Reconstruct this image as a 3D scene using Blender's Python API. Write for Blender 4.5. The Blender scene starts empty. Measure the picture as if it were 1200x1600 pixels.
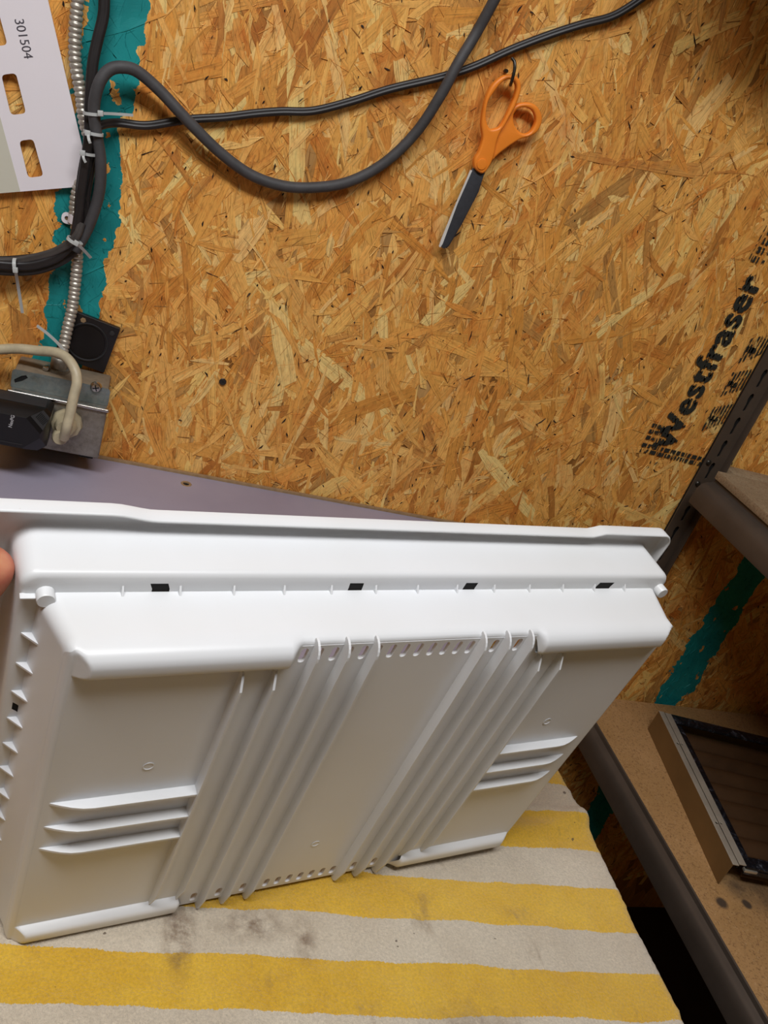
import bpy, bmesh, math, random
import numpy as np
from mathutils import Vector, Matrix
random.seed(7)
rng = np.random.default_rng(11)
S = bpy.context.scene
COL = S.collection

# ------------------------------------------------------------------ camera
H = 1.4235                                   # eye height above the floor
F = 1290.0                                   # focal length in pixels of the 1200x1600 frame
def _u(v): v = Vector(v); return v.normalized()
DN = _u((-922, 2467, F))                     # direction of gravity in camera axes (x right, y down, z forward)
RT = Vector((3566, 659, F)); RT = (RT - DN * RT.dot(DN)).normalized()
FW = RT.cross(DN) * -1
if FW.z < 0: FW = -FW
def cam_to_world(v): return Vector((v.dot(RT), v.dot(FW), -v.dot(DN)))
cx = cam_to_world(Vector((1, 0, 0))); cy = cam_to_world(Vector((0, -1, 0))); cz = cam_to_world(Vector((0, 0, -1)))
M = Matrix((cx, cy, cz)).transposed().to_4x4(); M.translation = (0, 0, H)
cd = bpy.data.cameras.new('camera'); cam = bpy.data.objects.new('camera', cd); COL.objects.link(cam)
cam.matrix_world = M
cd.sensor_fit = 'VERTICAL'; cd.sensor_height = 32.0; cd.lens = 32.0 * F / 1600.0
cd.clip_start = 0.02; cd.clip_end = 50
S.camera = cam

# ------------------------------------------------------------------ light, world, exposure
wd = bpy.data.worlds.new('world'); S.world = wd; wd.use_nodes = True
wd.node_tree.nodes['Background'].inputs[0].default_value = (0.75, 0.85, 1.0, 1)
wd.node_tree.nodes['Background'].inputs[1].default_value = 0.04
def area(name, loc, target, size, size_y, power, col=(1, 1, 1)):
    l = bpy.data.lights.new(name, 'AREA'); l.shape = 'RECTANGLE'; l.size = size; l.size_y = size_y
    l.energy = power; l.color = col
    o = bpy.data.objects.new(name, l); COL.objects.link(o); o.location = loc
    o.rotation_euler = (Vector(target) - Vector(loc)).to_track_quat('-Z', 'Y').to_euler()
    return o
area('tube_light', (-0.05, -0.08, 2.455), (0.0, 0.22, 0), 1.25, 0.30, 31, (0.985, 0.99, 1.0))
area('room_light', (-0.4, -1.2, 2.44), (-0.1, -0.6, 0), 1.2, 0.3, 1.2, (1.0, 0.95, 0.88))
S.view_settings.view_transform = 'Standard'; S.view_settings.look = 'None'
S.view_settings.exposure = 0.0; S.view_settings.gamma = 1.0; S.view_settings.use_curve_mapping = False

# ------------------------------------------------------------------ helpers
def hexc(h):
    h = h.lstrip('#'); r = [int(h[i:i+2], 16) / 255 for i in (0, 2, 4)]
    return tuple((c / 12.92 if c <= .04045 else ((c + .055) / 1.055) ** 2.4) for c in r) + (1,)
def ray(px, py):
    return cam_to_world(Vector((px - 600, py - 800, F)))
def at(px, py, Y=1.0):                        # the point seen at a pixel on the vertical plane y = Y
    r = ray(px, py); r = r * (Y / r.y); return Vector((r.x, r.y, r.z + H))
def flat(px, py, z):                          # the point seen at a pixel on the horizontal plane z
    r = ray(px, py); r = r * ((z - H) / r.z); return Vector((r.x, r.y, z))
class NT:
    def __init__(s, name):
        s.m = bpy.data.materials.new(name); s.m.use_nodes = True; s.t = s.m.node_tree
        s.b = s.t.nodes['Principled BSDF']; s.out = s.t.nodes['Material Output']
    def n(s, kind, **kw):
        nd = s.t.nodes.new(kind)
        for k, v in kw.items():
            if hasattr(nd, k): setattr(nd, k, v)
        return nd
    def l(s, a, b): s.t.links.new(a, b)
    def val(s, sock, v):
        if isinstance(v, (int, float, tuple)): sock.default_value = v
        else: s.l(v, sock)
    def math(s, op, a, b=0.0, c=None, clamp=False):
        nd = s.n('ShaderNodeMath', operation=op, use_clamp=clamp)
        s.val(nd.inputs[0], a); s.val(nd.inputs[1], b)
        if c is not None: s.val(nd.inputs[2], c)
        return nd.outputs[0]
    def noise(s, vec, scale, detail=4, rough=.5, dist=0.0, dim='3D'):
        nd = s.n('ShaderNodeTexNoise'); nd.noise_dimensions = dim
        if vec is not None: s.l(vec, nd.inputs['Vector'])
        nd.inputs['Scale'].default_value = scale; nd.inputs['Detail'].default_value = detail
        nd.inputs['Roughness'].default_value = rough; nd.inputs['Distortion'].default_value = dist
        return nd.outputs['Fac']
    def ramp(s, fac, stops):
        nd = s.n('ShaderNodeValToRGB'); s.l(fac, nd.inputs[0]); e = nd.color_ramp.elements
        while len(e) < len(stops): e.new(.5)
        for i, (p, c) in enumerate(stops):
            e[i].position = p; e[i].color = hexc(c) if isinstance(c, str) else ((c, c, c, 1) if isinstance(c, (int, float)) else c)
        return nd.outputs[0]
    def mix(s, fac, a, b, mode='MIX'):
        nd = s.n('ShaderNodeMix', data_type='RGBA', blend_type=mode)
        s.val(nd.inputs[0], fac)
        for sock, v in ((nd.inputs[6], a), (nd.inputs[7], b)):
            if isinstance(v, str): v = hexc(v)
            s.val(sock, v)
        return nd.outputs[2]
    def mapping(s, vec, scale=(1, 1, 1), rot=(0, 0, 0), loc=(0, 0, 0)):
        nd = s.n('ShaderNodeMapping'); s.l(vec, nd.inputs[0])
        nd.inputs[1].default_value = loc; nd.inputs[2].default_value = rot; nd.inputs[3].default_value = scale
        return nd.outputs[0]
    def bump(s, h, strength=.3, dist=.001):
        nd = s.n('ShaderNodeBump'); s.l(h, nd.inputs['Height'])
        nd.inputs['Strength'].default_value = strength; nd.inputs['Distance'].default_value = dist
        s.l(nd.outputs[0], s.b.inputs['Normal']); return nd
    def pos(s): return s.n('ShaderNodeNewGeometry').outputs['Position']
    def obj(s): return s.n('ShaderNodeTexCoord').outputs['Object']
    def sep(s, v):
        nd = s.n('ShaderNodeSeparateXYZ'); s.l(v, nd.inputs[0]); return nd.outputs
def simple(name, col, rough=.5, metal=0.0, var=.12, scale=40, bump=.0, bscale=400, bdist=.0004, spec=.5, coat=0.0):
    t = NT(name); p = t.pos(); c = hexc(col)
    nz = t.noise(p, scale, 5, .6)
    f = t.ramp(nz, [(.3, 1 - var), (.7, 1 + 0 * var)])
    t.l(t.mix(1.0, c, f, 'MULTIPLY'), t.b.inputs['Base Color'])
    t.b.inputs['Roughness'].default_value = rough; t.b.inputs['Metallic'].default_value = metal
    t.b.inputs['Specular IOR Level'].default_value = spec; t.b.inputs['Coat Weight'].default_value = coat
    if bump: t.bump(t.noise(p, bscale, 4, .6), bump, bdist)
    return t.m
def link(name, me, mat=None, parent=None, smooth=False):
    o = bpy.data.objects.new(name, me); COL.objects.link(o)
    if mat and not me.materials: me.materials.append(mat)
    if parent is not None: o.parent = parent
    if smooth: me.shade_smooth() if hasattr(me, 'shade_smooth') else None
    return o
def tag(o, label=None, cat=None, group=None, kind=None):
    if label: o['label'] = label
    if cat: o['category'] = cat
    if group: o['group'] = group
    if kind: o['kind'] = kind
    return o
def empty(name, loc=(0, 0, 0), rz=0.0, mat4=None):
    o = bpy.data.objects.new(name, None); COL.objects.link(o); o.empty_display_size = .05
    if mat4 is not None: o.matrix_world = mat4
    else: o.location = loc; o.rotation_euler = (0, 0, rz)
    return o
def from_bm(name, bm, mat, parent=None, smooth=False):
    me = bpy.data.meshes.new(name); bmesh.ops.recalc_face_normals(bm, faces=bm.faces[:]); bm.to_mesh(me); bm.free()
    return link(name, me, mat, parent, smooth)
def from_py(name, v, f, mat, parent=None, smooth=False):
    me = bpy.data.meshes.new(name); me.from_pydata([tuple(p) for p in v], [], f); me.update()
    bm = bmesh.new(); bm.from_mesh(me); bmesh.ops.recalc_face_normals(bm, faces=bm.faces[:]); bm.to_mesh(me); bm.free()
    return link(name, me, mat, parent, smooth)
def autosmooth(o, ang=35):
    me = o.data; me.shade_smooth()
    bm = bmesh.new(); bm.from_mesh(me)
    for e in bm.edges:
        if len(e.link_faces) == 2 and e.calc_face_angle(0) > math.radians(ang): e.smooth = False
    bm.to_mesh(me); bm.free(); return o
def box_bm(bm, lo, hi, bev=0.0, seg=2, M4=None):
    r = bmesh.ops.create_cube(bm, size=1.0)
    c = [(a + b) / 2 for a, b in zip(lo, hi)]; s = [abs(b - a) for a, b in zip(lo, hi)]
    vs = r['verts']
    for v in vs: v.co = Vector((v.co.x * s[0] + c[0], v.co.y * s[1] + c[1], v.co.z * s[2] + c[2]))
    if bev:
        es = list({e for v in vs for e in v.link_edges})
        rr = bmesh.ops.bevel(bm, geom=es, offset=bev, segments=seg, affect='EDGES', profile=.5)
        vs = list({v for f in rr['faces'] for v in f.verts} | {v for v in vs if v.is_valid})
    if M4 is not None:
        for v in vs: v.co = M4 @ v.co
    return vs
def box(name, lo, hi, mat, parent=None, bev=0.0, seg=2, M4=None):
    bm = bmesh.new(); box_bm(bm, lo, hi, bev, seg, M4)
    return autosmooth(from_bm(name, bm, mat, parent))
def catmull(P, n=8):
    P = [Vector(p) for p in P]; out = []
    Q = [P[0] * 2 - P[1]] + P + [P[-1] * 2 - P[-2]]
    for i in range(1, len(Q) - 2):
        for k in range(n):
            t = k / n; a, b, c, d = Q[i-1], Q[i], Q[i+1], Q[i+2]
            out.append(.5 * ((2*b) + (c-a)*t + (2*a-5*b+4*c-d)*t*t + (3*b-a-3*c+d)*t**3))
    out.append(P[-1]); return out
def tube_bm(bm, path, rad, sides=12, caps=True, prof=None, up=Vector((0, -1, 0))):
    """sweep a circle (or a profile list of (x, y) in radius units) along a path; rad may be a function of arc index"""
    n = len(path); rings = []
    T = [(path[min(i+1, n-1)] - path[max(i-1, 0)]).normalized() for i in range(n)]
    nrm = up - T[0] * up.dot(T[0])
    if nrm.length < 1e-4: nrm = Vector((1, 0, 0)) - T[0] * T[0].x
    nrm.normalize()
    if prof is None: prof = [(math.cos(2*math.pi*k/sides), math.sin(2*math.pi*k/sides)) for k in range(sides)]
    for i in range(n):
        nrm = nrm - T[i] * nrm.dot(T[i]); nrm.normalize(); bi = T[i].cross(nrm)
        r = rad(i) if callable(rad) else rad
        rings.append([bm.verts.new(path[i] + (nrm * a + bi * b) * r) for a, b in prof])
    m = len(prof)
    for i in range(n - 1):
        for k in range(m):
            bm.faces.new((rings[i][k], rings[i][(k+1) % m], rings[i+1][(k+1) % m], rings[i+1][k]))
    if caps:
        bm.faces.new(rings[0][::-1]); bm.faces.new(rings[-1])
def tube(name, path, rad, mat, parent=None, sides=12, prof=None, up=Vector((0, -1, 0))):
    bm = bmesh.new(); tube_bm(bm, path, rad, sides, True, prof, up)
    return autosmooth(from_bm(name, bm, mat, parent), 50)
def lathe(name, prof, mat, parent=None, M4=None, n=24, caps=True):
    bm = bmesh.new(); rings = []
    for r, z in prof:
        rings.append([bm.verts.new((r*math.cos(2*math.pi*k/n), r*math.sin(2*math.pi*k/n), z)) for k in range(n)] if r > 1e-6 else [bm.verts.new((0, 0, z))])
    for a, b in zip(rings, rings[1:]):
        for k in range(n):
            q = [a[k % len(a)], a[(k+1) % len(a)], b[(k+1) % len(b)], b[k % len(b)]]
            q = list(dict.fromkeys(q))
            if len(q) > 2: bm.faces.new(q)
    if caps and len(rings[0]) > 1: bm.faces.new(rings[0][::-1])
    if caps and len(rings[-1]) > 1: bm.faces.new(rings[-1])
    if M4 is not None: bmesh.ops.transform(bm, matrix=M4, verts=bm.verts[:])
    return autosmooth(from_bm(name, bm, mat, parent), 40)
def rrect(x0, y0, x1, y1, r, n=5):
    out = []
    for cx_, cy_, a0 in ((x1-r, y1-r, 0), (x0+r, y1-r, 90), (x0+r, y0+r, 180), (x1-r, y0+r, 270)):
        for k in range(n+1):
            a = math.radians(a0 + 90*k/n); out.append((cx_ + r*math.cos(a), cy_ + r*math.sin(a)))
    return out
def circ(x, y, r, n=20): return [(x + r*math.cos(2*math.pi*k/n), y + r*math.sin(2*math.pi*k/n)) for k in range(n)]
def plate(name, loops, th, mat, parent=None, M4=None, bev=0.0, bres=2):
    """flat plate with holes, loops[0] the outline; centred on local z=0, thickness th"""
    cu = bpy.data.curves.new(name, 'CURVE'); cu.dimensions = '2D'; cu.fill_mode = 'BOTH'
    cu.extrude = max(th/2 - bev, 1e-5); cu.bevel_depth = bev; cu.bevel_resolution = bres; cu.offset = -bev
    for lp in loops:
        sp = cu.splines.new('POLY'); sp.points.add(len(lp)-1); sp.use_cyclic_u = True
        for p, q in zip(sp.points, lp): p.co = (q[0], q[1], 0, 1)
    tmp = bpy.data.objects.new(name, cu); COL.objects.link(tmp)
    me = bpy.data.meshes.new_from_object(tmp); bpy.data.objects.remove(tmp); bpy.data.curves.remove(cu)
    me.name = name
    if M4 is not None: me.transform(M4)
    me.materials.clear()
    bm = bmesh.new(); bm.from_mesh(me); bmesh.ops.remove_doubles(bm, verts=bm.verts[:], dist=1e-6); bm.to_mesh(me); bm.free()
    o = link(name, me, mat, parent); return autosmooth(o, 35)
def text_mesh(name, body, size, mat, parent=None, M4=None, ext=.00005, sx=1.0, bold=0.0, space=1.0):
    cu = bpy.data.curves.new(name, 'FONT'); cu.body = body; cu.size = size; cu.extrude = ext; cu.offset = bold
    cu.space_character = space; cu.align_x = 'LEFT'
    tmp = bpy.data.objects.new(name, cu); COL.objects.link(tmp)
    me = bpy.data.meshes.new_from_object(tmp); bpy.data.objects.remove(tmp); bpy.data.curves.remove(cu)
    me.name = name; me.transform(Matrix.Diagonal((sx, 1, 1, 1)))
    if M4 is not None: me.transform(M4)
    me.materials.clear()
    return link(name, me, mat, parent)
def basis(x, y, z, o):
    m = Matrix((Vector(x), Vector(y), Vector(z))).transposed().to_4x4(); m.translation = Vector(o); return m
# a frame lying on the wall: local x along wall to the right, local y up, local z towards the room
def on_wall(x, z, Y, rot=0.0):
    return basis((1, 0, 0), (0, 0, 1), (0, -1, 0), (x, Y, z)) @ Matrix.Rotation(rot, 4, 'Z')

# ------------------------------------------------------------------ materials
def osb_material(name, strands):
    t = NT(name); p = t.pos(); sx = t.sep(p)
    if strands:
        at_ = t.n('ShaderNodeAttribute', attribute_name='tint'); base = at_.outputs['Color']
        uv = t.n('ShaderNodeUVMap', uv_map='grain').outputs[0]
        g1 = t.noise(t.mapping(uv, (14, 620, 1)), 1.0, 4, .65, .3, '2D')
        g2 = t.noise(t.mapping(uv, (30, 160, 1)), 1.0, 3, .6, .6, '2D')
        c = t.mix(1.0, base, t.ramp(g1, [(.30, .58), (.46, .95), (.75, 1.14)]), 'MULTIPLY')
        c = t.mix(t.ramp(g2, [(.55, 0.0), (.8, .45)]), c, t.mix(1.0, c, '#c99457', 'MULTIPLY'))
        c = t.mix(1.0, c, t.ramp(t.noise(t.mapping(p, (1, 1, .5)), 230, 5, .74), [(.30, .62), (.45, .97), (.72, 1.12)]), 'MULTIPLY')
        c = t.mix(t.ramp(t.noise(t.mapping(p, (1, 1, .6), loc=(7, 0, 1)), 17, 5, .7), [(.50, 0.), (.68, .55)]), c, t.mix(1.0, c, '#d8954f', 'MULTIPLY'))
    else:
        v = t.n('ShaderNodeTexVoronoi'); t.l(t.mapping(p, (30, 30, 9)), v.inputs['Vector']); v.inputs['Scale'].default_value = 1
        c = t.mix(1.0, t.ramp(t.sep(v.outputs['Color'])[0], [(0, '#8f5c26'), (.5, '#b98343'), (1, '#d3a566')]), t.ramp(t.noise(t.mapping(p, (200, 200, 12)), 1, 4), [(.3, .7), (.7, 1.05)]), 'MULTIPLY')
        g1 = t.noise(p, 60, 4)
    # teal marking paint brushed over each stud line, broken where it did not reach into the surface
    edge = t.math('MULTIPLY', t.math('SUBTRACT', t.noise(t.mapping(p, (1, 0, 1)), 22, 5, .6), .5), .050)
    edge2 = t.math('MULTIPLY', t.math('SUBTRACT', t.noise(t.mapping(p, (1, 0, 1), loc=(3, 0, 5)), 9, 3, .6), .5), .05)
    xe = t.math('ADD', t.math('ADD', sx[0], edge), edge2)
    def band(x0, x1):
        return t.math('MULTIPLY', t.math('GREATER_THAN', xe, x0), t.math('LESS_THAN', xe, x1))
    m = t.math('MAXIMUM', band(-.084, -.026), band(1.045, 1.112))
    chips = t.math('LESS_THAN', t.noise(t.mapping(p, (1, 0, .8), loc=(0, 0, 2.2)), 34, 4, .55), .63)
    dabs = t.math('GREATER_THAN', t.noise(t.mapping(p, (1, 0, 1), loc=(1.3, 0, 7.7)), 24, 3, .6), .80)
    m = t.math('MAXIMUM', t.math('MULTIPLY', m, chips), dabs)
    teal = t.mix(t.ramp(t.noise(p, 18, 4), [(.3, 0.0), (.7, 1.0)]), '#157f80', '#1f9696')
    c = t.mix(m, c, teal)
    t.l(c, t.b.inputs['Base Color'])
    t.l(t.ramp(m, [(0, .62), (1, .5)]), t.b.inputs['Roughness'])
    t.b.inputs['Specular IOR Level'].default_value = .3
    t.bump(g1, .35, .0006)
    return t.m
M_OSB = osb_material('osb_strands', True)
M_OSB2 = osb_material('osb_board', False)
def specks(t, p, c, scale, thr, col):
    s = t.math('GREATER_THAN', t.noise(p, scale, 3, .6), thr); return t.mix(s, c, col)
def lilac():
    t = NT('lilac_laminate'); p = t.pos()
    c = t.mix(t.ramp(t.noise(p, 5, 4), [(.35, 0.), (.7, 1.)]), '#918b9d', '#9f99ab')
    c = t.mix(t.ramp(t.noise(p, 260, 3, .7), [(.62, 0.), (.75, .25)]), c, '#6f6870')
    t.l(c, t.b.inputs['Base Color']); t.b.inputs['Roughness'].default_value = .42
    t.bump(t.noise(p, 900, 2), .08, .0002); return t.m
M_LILAC = lilac()
M_TAN = simple('raw_board_edge', '#a1835f', .85, var=.3, scale=120, bump=.5)
def particle(name, a, b):
    t = NT(name); p = t.pos()
    c = t.mix(t.ramp(t.noise(p, 10, 4, .6), [(.3, 0.), (.7, 1.)]), a, b)
    c = t.mix(t.ramp(t.noise(p, 330, 4, .7), [(.52, 0.), (.66, .75)]), c, '#6d4a2b')
    c = t.mix(t.ramp(t.noise(t.mapping(p, loc=(4, 4, 4)), 260, 4, .7), [(.58, 0.), (.7, .45)]), c, '#d7b58a')
    c = t.mix(t.ramp(t.noise(t.mapping(p, loc=(1, 8, 2)), 7, 5, .65), [(.60, 0.), (.78, .6)]), c, '#5d4329')
    for (px_, py_, r_, k_) in ((1128, 1411, .011, 3.0), (1167, 1413, .009, 3.0), (1190, 1395, .05, .9), (1150, 1385, .03, .8)):     # oil spots
        q = flat(px_, py_, H - .81); g = t.n('ShaderNodeTexGradient', gradient_type='SPHERICAL')
        t.l(t.mapping(p, (1/r_, 1/r_, 10), loc=(-q.x/r_, -q.y/r_, -10*q.z)), g.inputs[0])
        c = t.mix(t.math('MULTIPLY', t.math('MULTIPLY', g.outputs['Fac'], t.ramp(t.noise(p, 60, 4, .6), [(.3, .5), (.6, 1.)])), k_, clamp=True), c, '#4a3a2c')
    t.l(c, t.b.inputs['Base Color']); t.b.inputs['Roughness'].default_value = .8
    t.bump(t.noise(p, 420, 4, .7), .35, .0006); return t.m
M_PART = particle('particle_board', '#a9814f', '#b98f5e')
M_PART_E = particle('particle_board_edge', '#8e7a5f', '#a08c70')
M_STEEL_D = simple('painted_steel_dark', '#5a5048', .42, .3, var=.25, scale=14, bump=.15, bscale=300)
M_POST = simple('painted_steel_post', '#5c4f44', .45, .2, var=.25, scale=20, bump=.15, bscale=300)
M_BLACKHOLE = simple('recess_shade', '#0d0b0a', .9)  # near-black that paints shade into holes and gaps
M_FLOOR = simple('concrete_floor', '#4a4038', .85, var=.4, scale=6, bump=.4, bscale=60)
M_WALL = simple('plain_board_wall', '#a08045', .8, var=.2, scale=5)
M_CEIL = simple('ceiling_board', '#cfcac2', .8, var=.1, scale=5)
def white_plastic():
    t = NT('white_moulded_plastic'); p = t.obj()
    c = t.mix(t.ramp(t.noise(p, 9, 4), [(.3, 0.), (.75, 1.)]), '#dadcdf', '#d3d4d4')
    c = t.mix(t.ramp(t.noise(p, 900, 2, .5), [(.74, 0.), (.80, .5)]), c, '#b9b4aa')
    t.l(c, t.b.inputs['Base Color']); t.b.inputs['Roughness'].default_value = .34
    t.b.inputs['Specular IOR Level'].default_value = .45
    t.bump(t.noise(p, 1400, 2), .05, .0002); return t.m
M_WHITE = white_plastic()
M_CARD = simple('white_sheet', '#f1ecf2', .6, var=.04, scale=8)
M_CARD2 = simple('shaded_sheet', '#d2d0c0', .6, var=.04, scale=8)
M_INK = simple('printed_ink', '#4a4650', .7)
M_CABLE = simple('grey_rubber_cable', '#4c4b4d', .62, var=.35, scale=60, bump=.25, bscale=500)
M_CORD = simple('black_vinyl_cord', '#262324', .42, var=.25, scale=60)
M_CORD_G = simple('grey_vinyl_cord', '#4b4745', .38, var=.3, scale=60)
M_TIE = simple('clear_nylon_tie', '#c3c7c6', .35, var=.1)
def stamp():
    t = NT('stamped_black_ink'); p = t.pos()
    t.b.inputs['Base Color'].default_value = hexc('#26261f'); t.b.inputs['Roughness'].default_value = .8
    tr = t.n('ShaderNodeBsdfTransparent'); mx = t.n('ShaderNodeMixShader')
    a = t.noise(t.mapping(p, (1.0, 0, .45)), 170, 3, .7)
    w = t.n('ShaderNodeTexWave'); t.l(p, w.inputs[0]); w.inputs['Scale'].default_value = 55; w.bands_direction = 'X'
    w.inputs['Distortion'].default_value = 1.5
    s = t.math('ADD', a, t.math('MULTIPLY', w.outputs['Fac'], .16))
    t.l(t.ramp(s, [(.625, 0.), (.675, 1.)]), mx.inputs[0]); t.l(t.b.outputs[0], mx.inputs[1]); t.l(tr.outputs[0], mx.inputs[2])
    t.l(mx.outputs[0], t.out.inputs[0]); return t.m
M_STAMP = stamp()
M_CONDUIT = simple('galvanised_conduit', '#c6c0b4', .38, .55, var=.25, scale=150)
def galv(name, a, b, rough=.4):
    t = NT(name); p = t.pos()
    v = t.n('ShaderNodeTexVoronoi'); t.l(p, v.inputs['Vector']); v.inputs['Scale'].default_value = 260
    c = t.mix(t.ramp(t.noise(p, 45, 5, .7), [(.35, 0.), (.65, 1.)]), a, b)
    c = t.mix(t.math('MULTIPLY', t.sep(v.outputs['Color'])[0], .22), c, '#b9b2a6')
    t.l(c, t.b.inputs['Base Color']); t.b.inputs['Metallic'].default_value = .75
    t.l(t.ramp(t.noise(p, 300, 3, .7), [(.3, rough-.08), (.7, rough+.25)]), t.b.inputs['Roughness'])
    t.bump(t.noise(p, 420, 3, .7), .3, .0005); return t.m
M_GALV = galv('galvanised_steel', '#9a958c', '#7d766c')
M_GALV_B = galv('bluish_zinc_plate', '#93a0a3', '#76807f')
M_GALV_D = simple('dusty_box_top', '#8b7c68', .75, .2, var=.3, scale=90)
M_CHROME = simple('nickel_screw', '#c2bfba', .22, 1.0, var=.3, scale=300)
M_IVORY = simple('ivory_vinyl', '#c9bd9f', .42, var=.3, scale=55)
M_IVORY2 = simple('ivory_plug_plastic', '#c8bb9a', .35, var=.22, scale=40)
M_BLACK = simple('black_plastic', '#18171b', .38, var=.2)
M_BLACKM = simple('black_matt_plastic', '#2c2b2d', .6, var=.2)
M_BLACKG = simple('black_gloss_plastic', '#08070a', .36, var=.1)
M_LOGO = simple('white_logo_ink', '#b5b5b8', .6, var=.05)
M_ORANGE = simple('orange_handle_plastic', '#ff932f', .42, var=.08, scale=30)
M_BLADE = simple('black_coated_blade', '#4d5057', .42, .35, var=.25, scale=120)
M_EDGE = simple('ground_steel_edge', '#f2f2ee', .35, .2, var=.1)
M_HOOK = simple('grey_wire_hook', '#4c4a46', .35, .8, var=.2)
M_ALU = simple('brushed_aluminium', '#bdb2a2', .45, .3, var=.2, scale=30)
M_ALU_S = simple('anodised_side', '#8a6d45', .48, .35, var=.25, scale=10)
M_FOIL = simple('bright_tape', '#d9d4c6', .25, .7)
M_SLAT = simple('brown_black_slat', '#5b4029', .45, .1, var=.35, scale=25)
def film():
    t = NT('dark_gasket_film'); p = t.pos()
    c = t.ramp(t.noise(t.mapping(p, (1, 1, 1)), 38, 5, .6, 2.2), [(.47, '#17171b'), (.60, '#2c2e35'), (.72, '#6c707b')])  # pale end of the ramp paints bluish highlights into the film colour
    t.l(c, t.b.inputs['Base Color']); t.b.inputs['Roughness'].default_value = .22
    t.bump(t.noise(p, 120, 3, .6, 1.2), .6, .003); return t.m
M_FILM = film()
def skin():
    t = NT('skin'); p = t.pos()
    c = t.mix(t.ramp(t.noise(p, 90, 4), [(.35, 0.), (.7, 1.)]), '#c08462', '#b5654f')
    t.l(c, t.b.inputs['Base Color']); t.b.inputs['Roughness'].default_value = .5
    t.b.inputs['Subsurface Weight'].default_value = .12; t.b.inputs['Subsurface Scale'].default_value = .004
    t.bump(t.noise(t.mapping(p, (1, 1, 3)), 700, 3, .6), .25, .0005); return t.m
M_SKIN = skin()
M_NAIL = simple('finger_nail', '#cf9c88', .3, var=.06)
M_PAINT_SHIRT = simple('dark_sleeve', '#3a3f4a', .9, var=.2)

# towel stripes: boundaries measured towards the wall
STR = [(.268+.002, .293), (.312, .352), (.383-.003, .415), (.449, .490), (.525, .56)]
def towel_mat():
    t = NT('striped_terry'); p = t.pos(); s = t.sep(p)
    w1 = t.math('MULTIPLY', t.math('SUBTRACT', t.noise(p, 14, 3, .5), .5), .012)
    w2 = t.math('MULTIPLY', t.math('SUBTRACT', t.noise(p, 700, 2, .6), .5), .003)
    # stripes run gently towards the room as they go right
    y = t.math('ADD', t.math('ADD', t.math('ADD', s[1], t.math('MULTIPLY', s[0], .055)), w1), w2)
    off = .014
    m = None
    for a, b in ((.146, .184), (.220, .258), (.2945, .3295), (.364, .402), (.439, .477), (.516, .555)):
        q = t.math('MULTIPLY', t.math('GREATER_THAN', y, a), t.math('LESS_THAN', y, b))
        m = q if m is None else t.math('MAXIMUM', m, q)
    pile = t.ramp(t.noise(p, 520, 3, .7), [(.3, .80), (.7, 1.06)])
    yel = t.mix(t.ramp(t.noise(p, 16, 5, .65), [(.35, 0.), (.7, 1.)]), '#d9a92b', '#e9bd3d')
    whi = t.mix(t.ramp(t.noise(t.mapping(p, loc=(2, 2, 2)), 13, 5, .6), [(.35, 0.), (.7, 1.)]), '#d8cbb6', '#c9baa4')
    c = t.mix(1.0, t.mix(m, whi, yel), pile, 'MULTIPLY')
    st = t.ramp(t.noise(t.mapping(p, (1.6, .7, 1), loc=(5.1, 2.2, 0)), 21, 5, .68), [(.60, 0.), (.76, .55)])
    c = t.mix(st, c, '#7d6347')
    st2 = t.ramp(t.noise(t.mapping(p, (1, 1, 1), loc=(9, 4, 0)), 130, 2, .5), [(.755, 0.), (.775, .8)])
    c = t.mix(st2, c, '#4c3a28')
    # smears where dirty parts were set down
    for (qx, qy, rx, ry, k) in ((.105, .338, .014, .040, .8), (.155, .345, .030, .018, .6), (.190, .335, .012, .022, .5), (.045, .262, .006, .010, 1.0), (.30, .27, .05, .03, .35)):
        g = t.n('ShaderNodeTexGradient', gradient_type='SPHERICAL')
        t.l(t.mapping(p, (1/rx, 1/ry, 0), loc=(-qx/rx, -qy/ry, 0)), g.inputs[0])
        f = t.math('MULTIPLY', t.math('MULTIPLY', g.outputs['Fac'], t.ramp(t.noise(p, 90, 4, .65), [(.35, 0.), (.65, 1.)])), 1.6*k, clamp=True)
        c = t.mix(f, c, '#6d5239')
    t.l(c, t.b.inputs['Base Color']); t.b.inputs['Roughness'].default_value = .95
    t.b.inputs['Specular IOR Level'].default_value = .1; t.b.inputs['Sheen Weight'].default_value = .25
    t.bump(t.noise(p, 620, 3, .75), .9, .0022); return t.m
M_TOWEL = towel_mat()

# ------------------------------------------------------------------ room shell
X0, X1, YB, ZT = -1.7, 1.9, -2.0, 2.5
wall = box('wall_back', (X0, 1.0008, 0), (X1, 1.03, ZT), M_OSB2); tag(wall, kind='structure')
tag(box('wall_left', (X0-.03, YB, 0), (X0, 1.03, ZT), M_WALL), kind='structure')
tag(box('wall_right', (X1, YB, 0), (X1+.03, 1.03, ZT), M_WALL), kind='structure')
tag(box('wall_front', (X0-.03, YB-.03, 0), (X1+.03, YB, ZT), M_WALL), kind='structure')
tag(box('floor', (X0-.03, YB-.03, -.03), (X1+.03, 1.03, 0), M_FLOOR), kind='structure')
tag(box('ceiling', (X0-.03, YB-.03, ZT), (X1+.03, 1.03, ZT+.03), M_CEIL), kind='structure')

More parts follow.
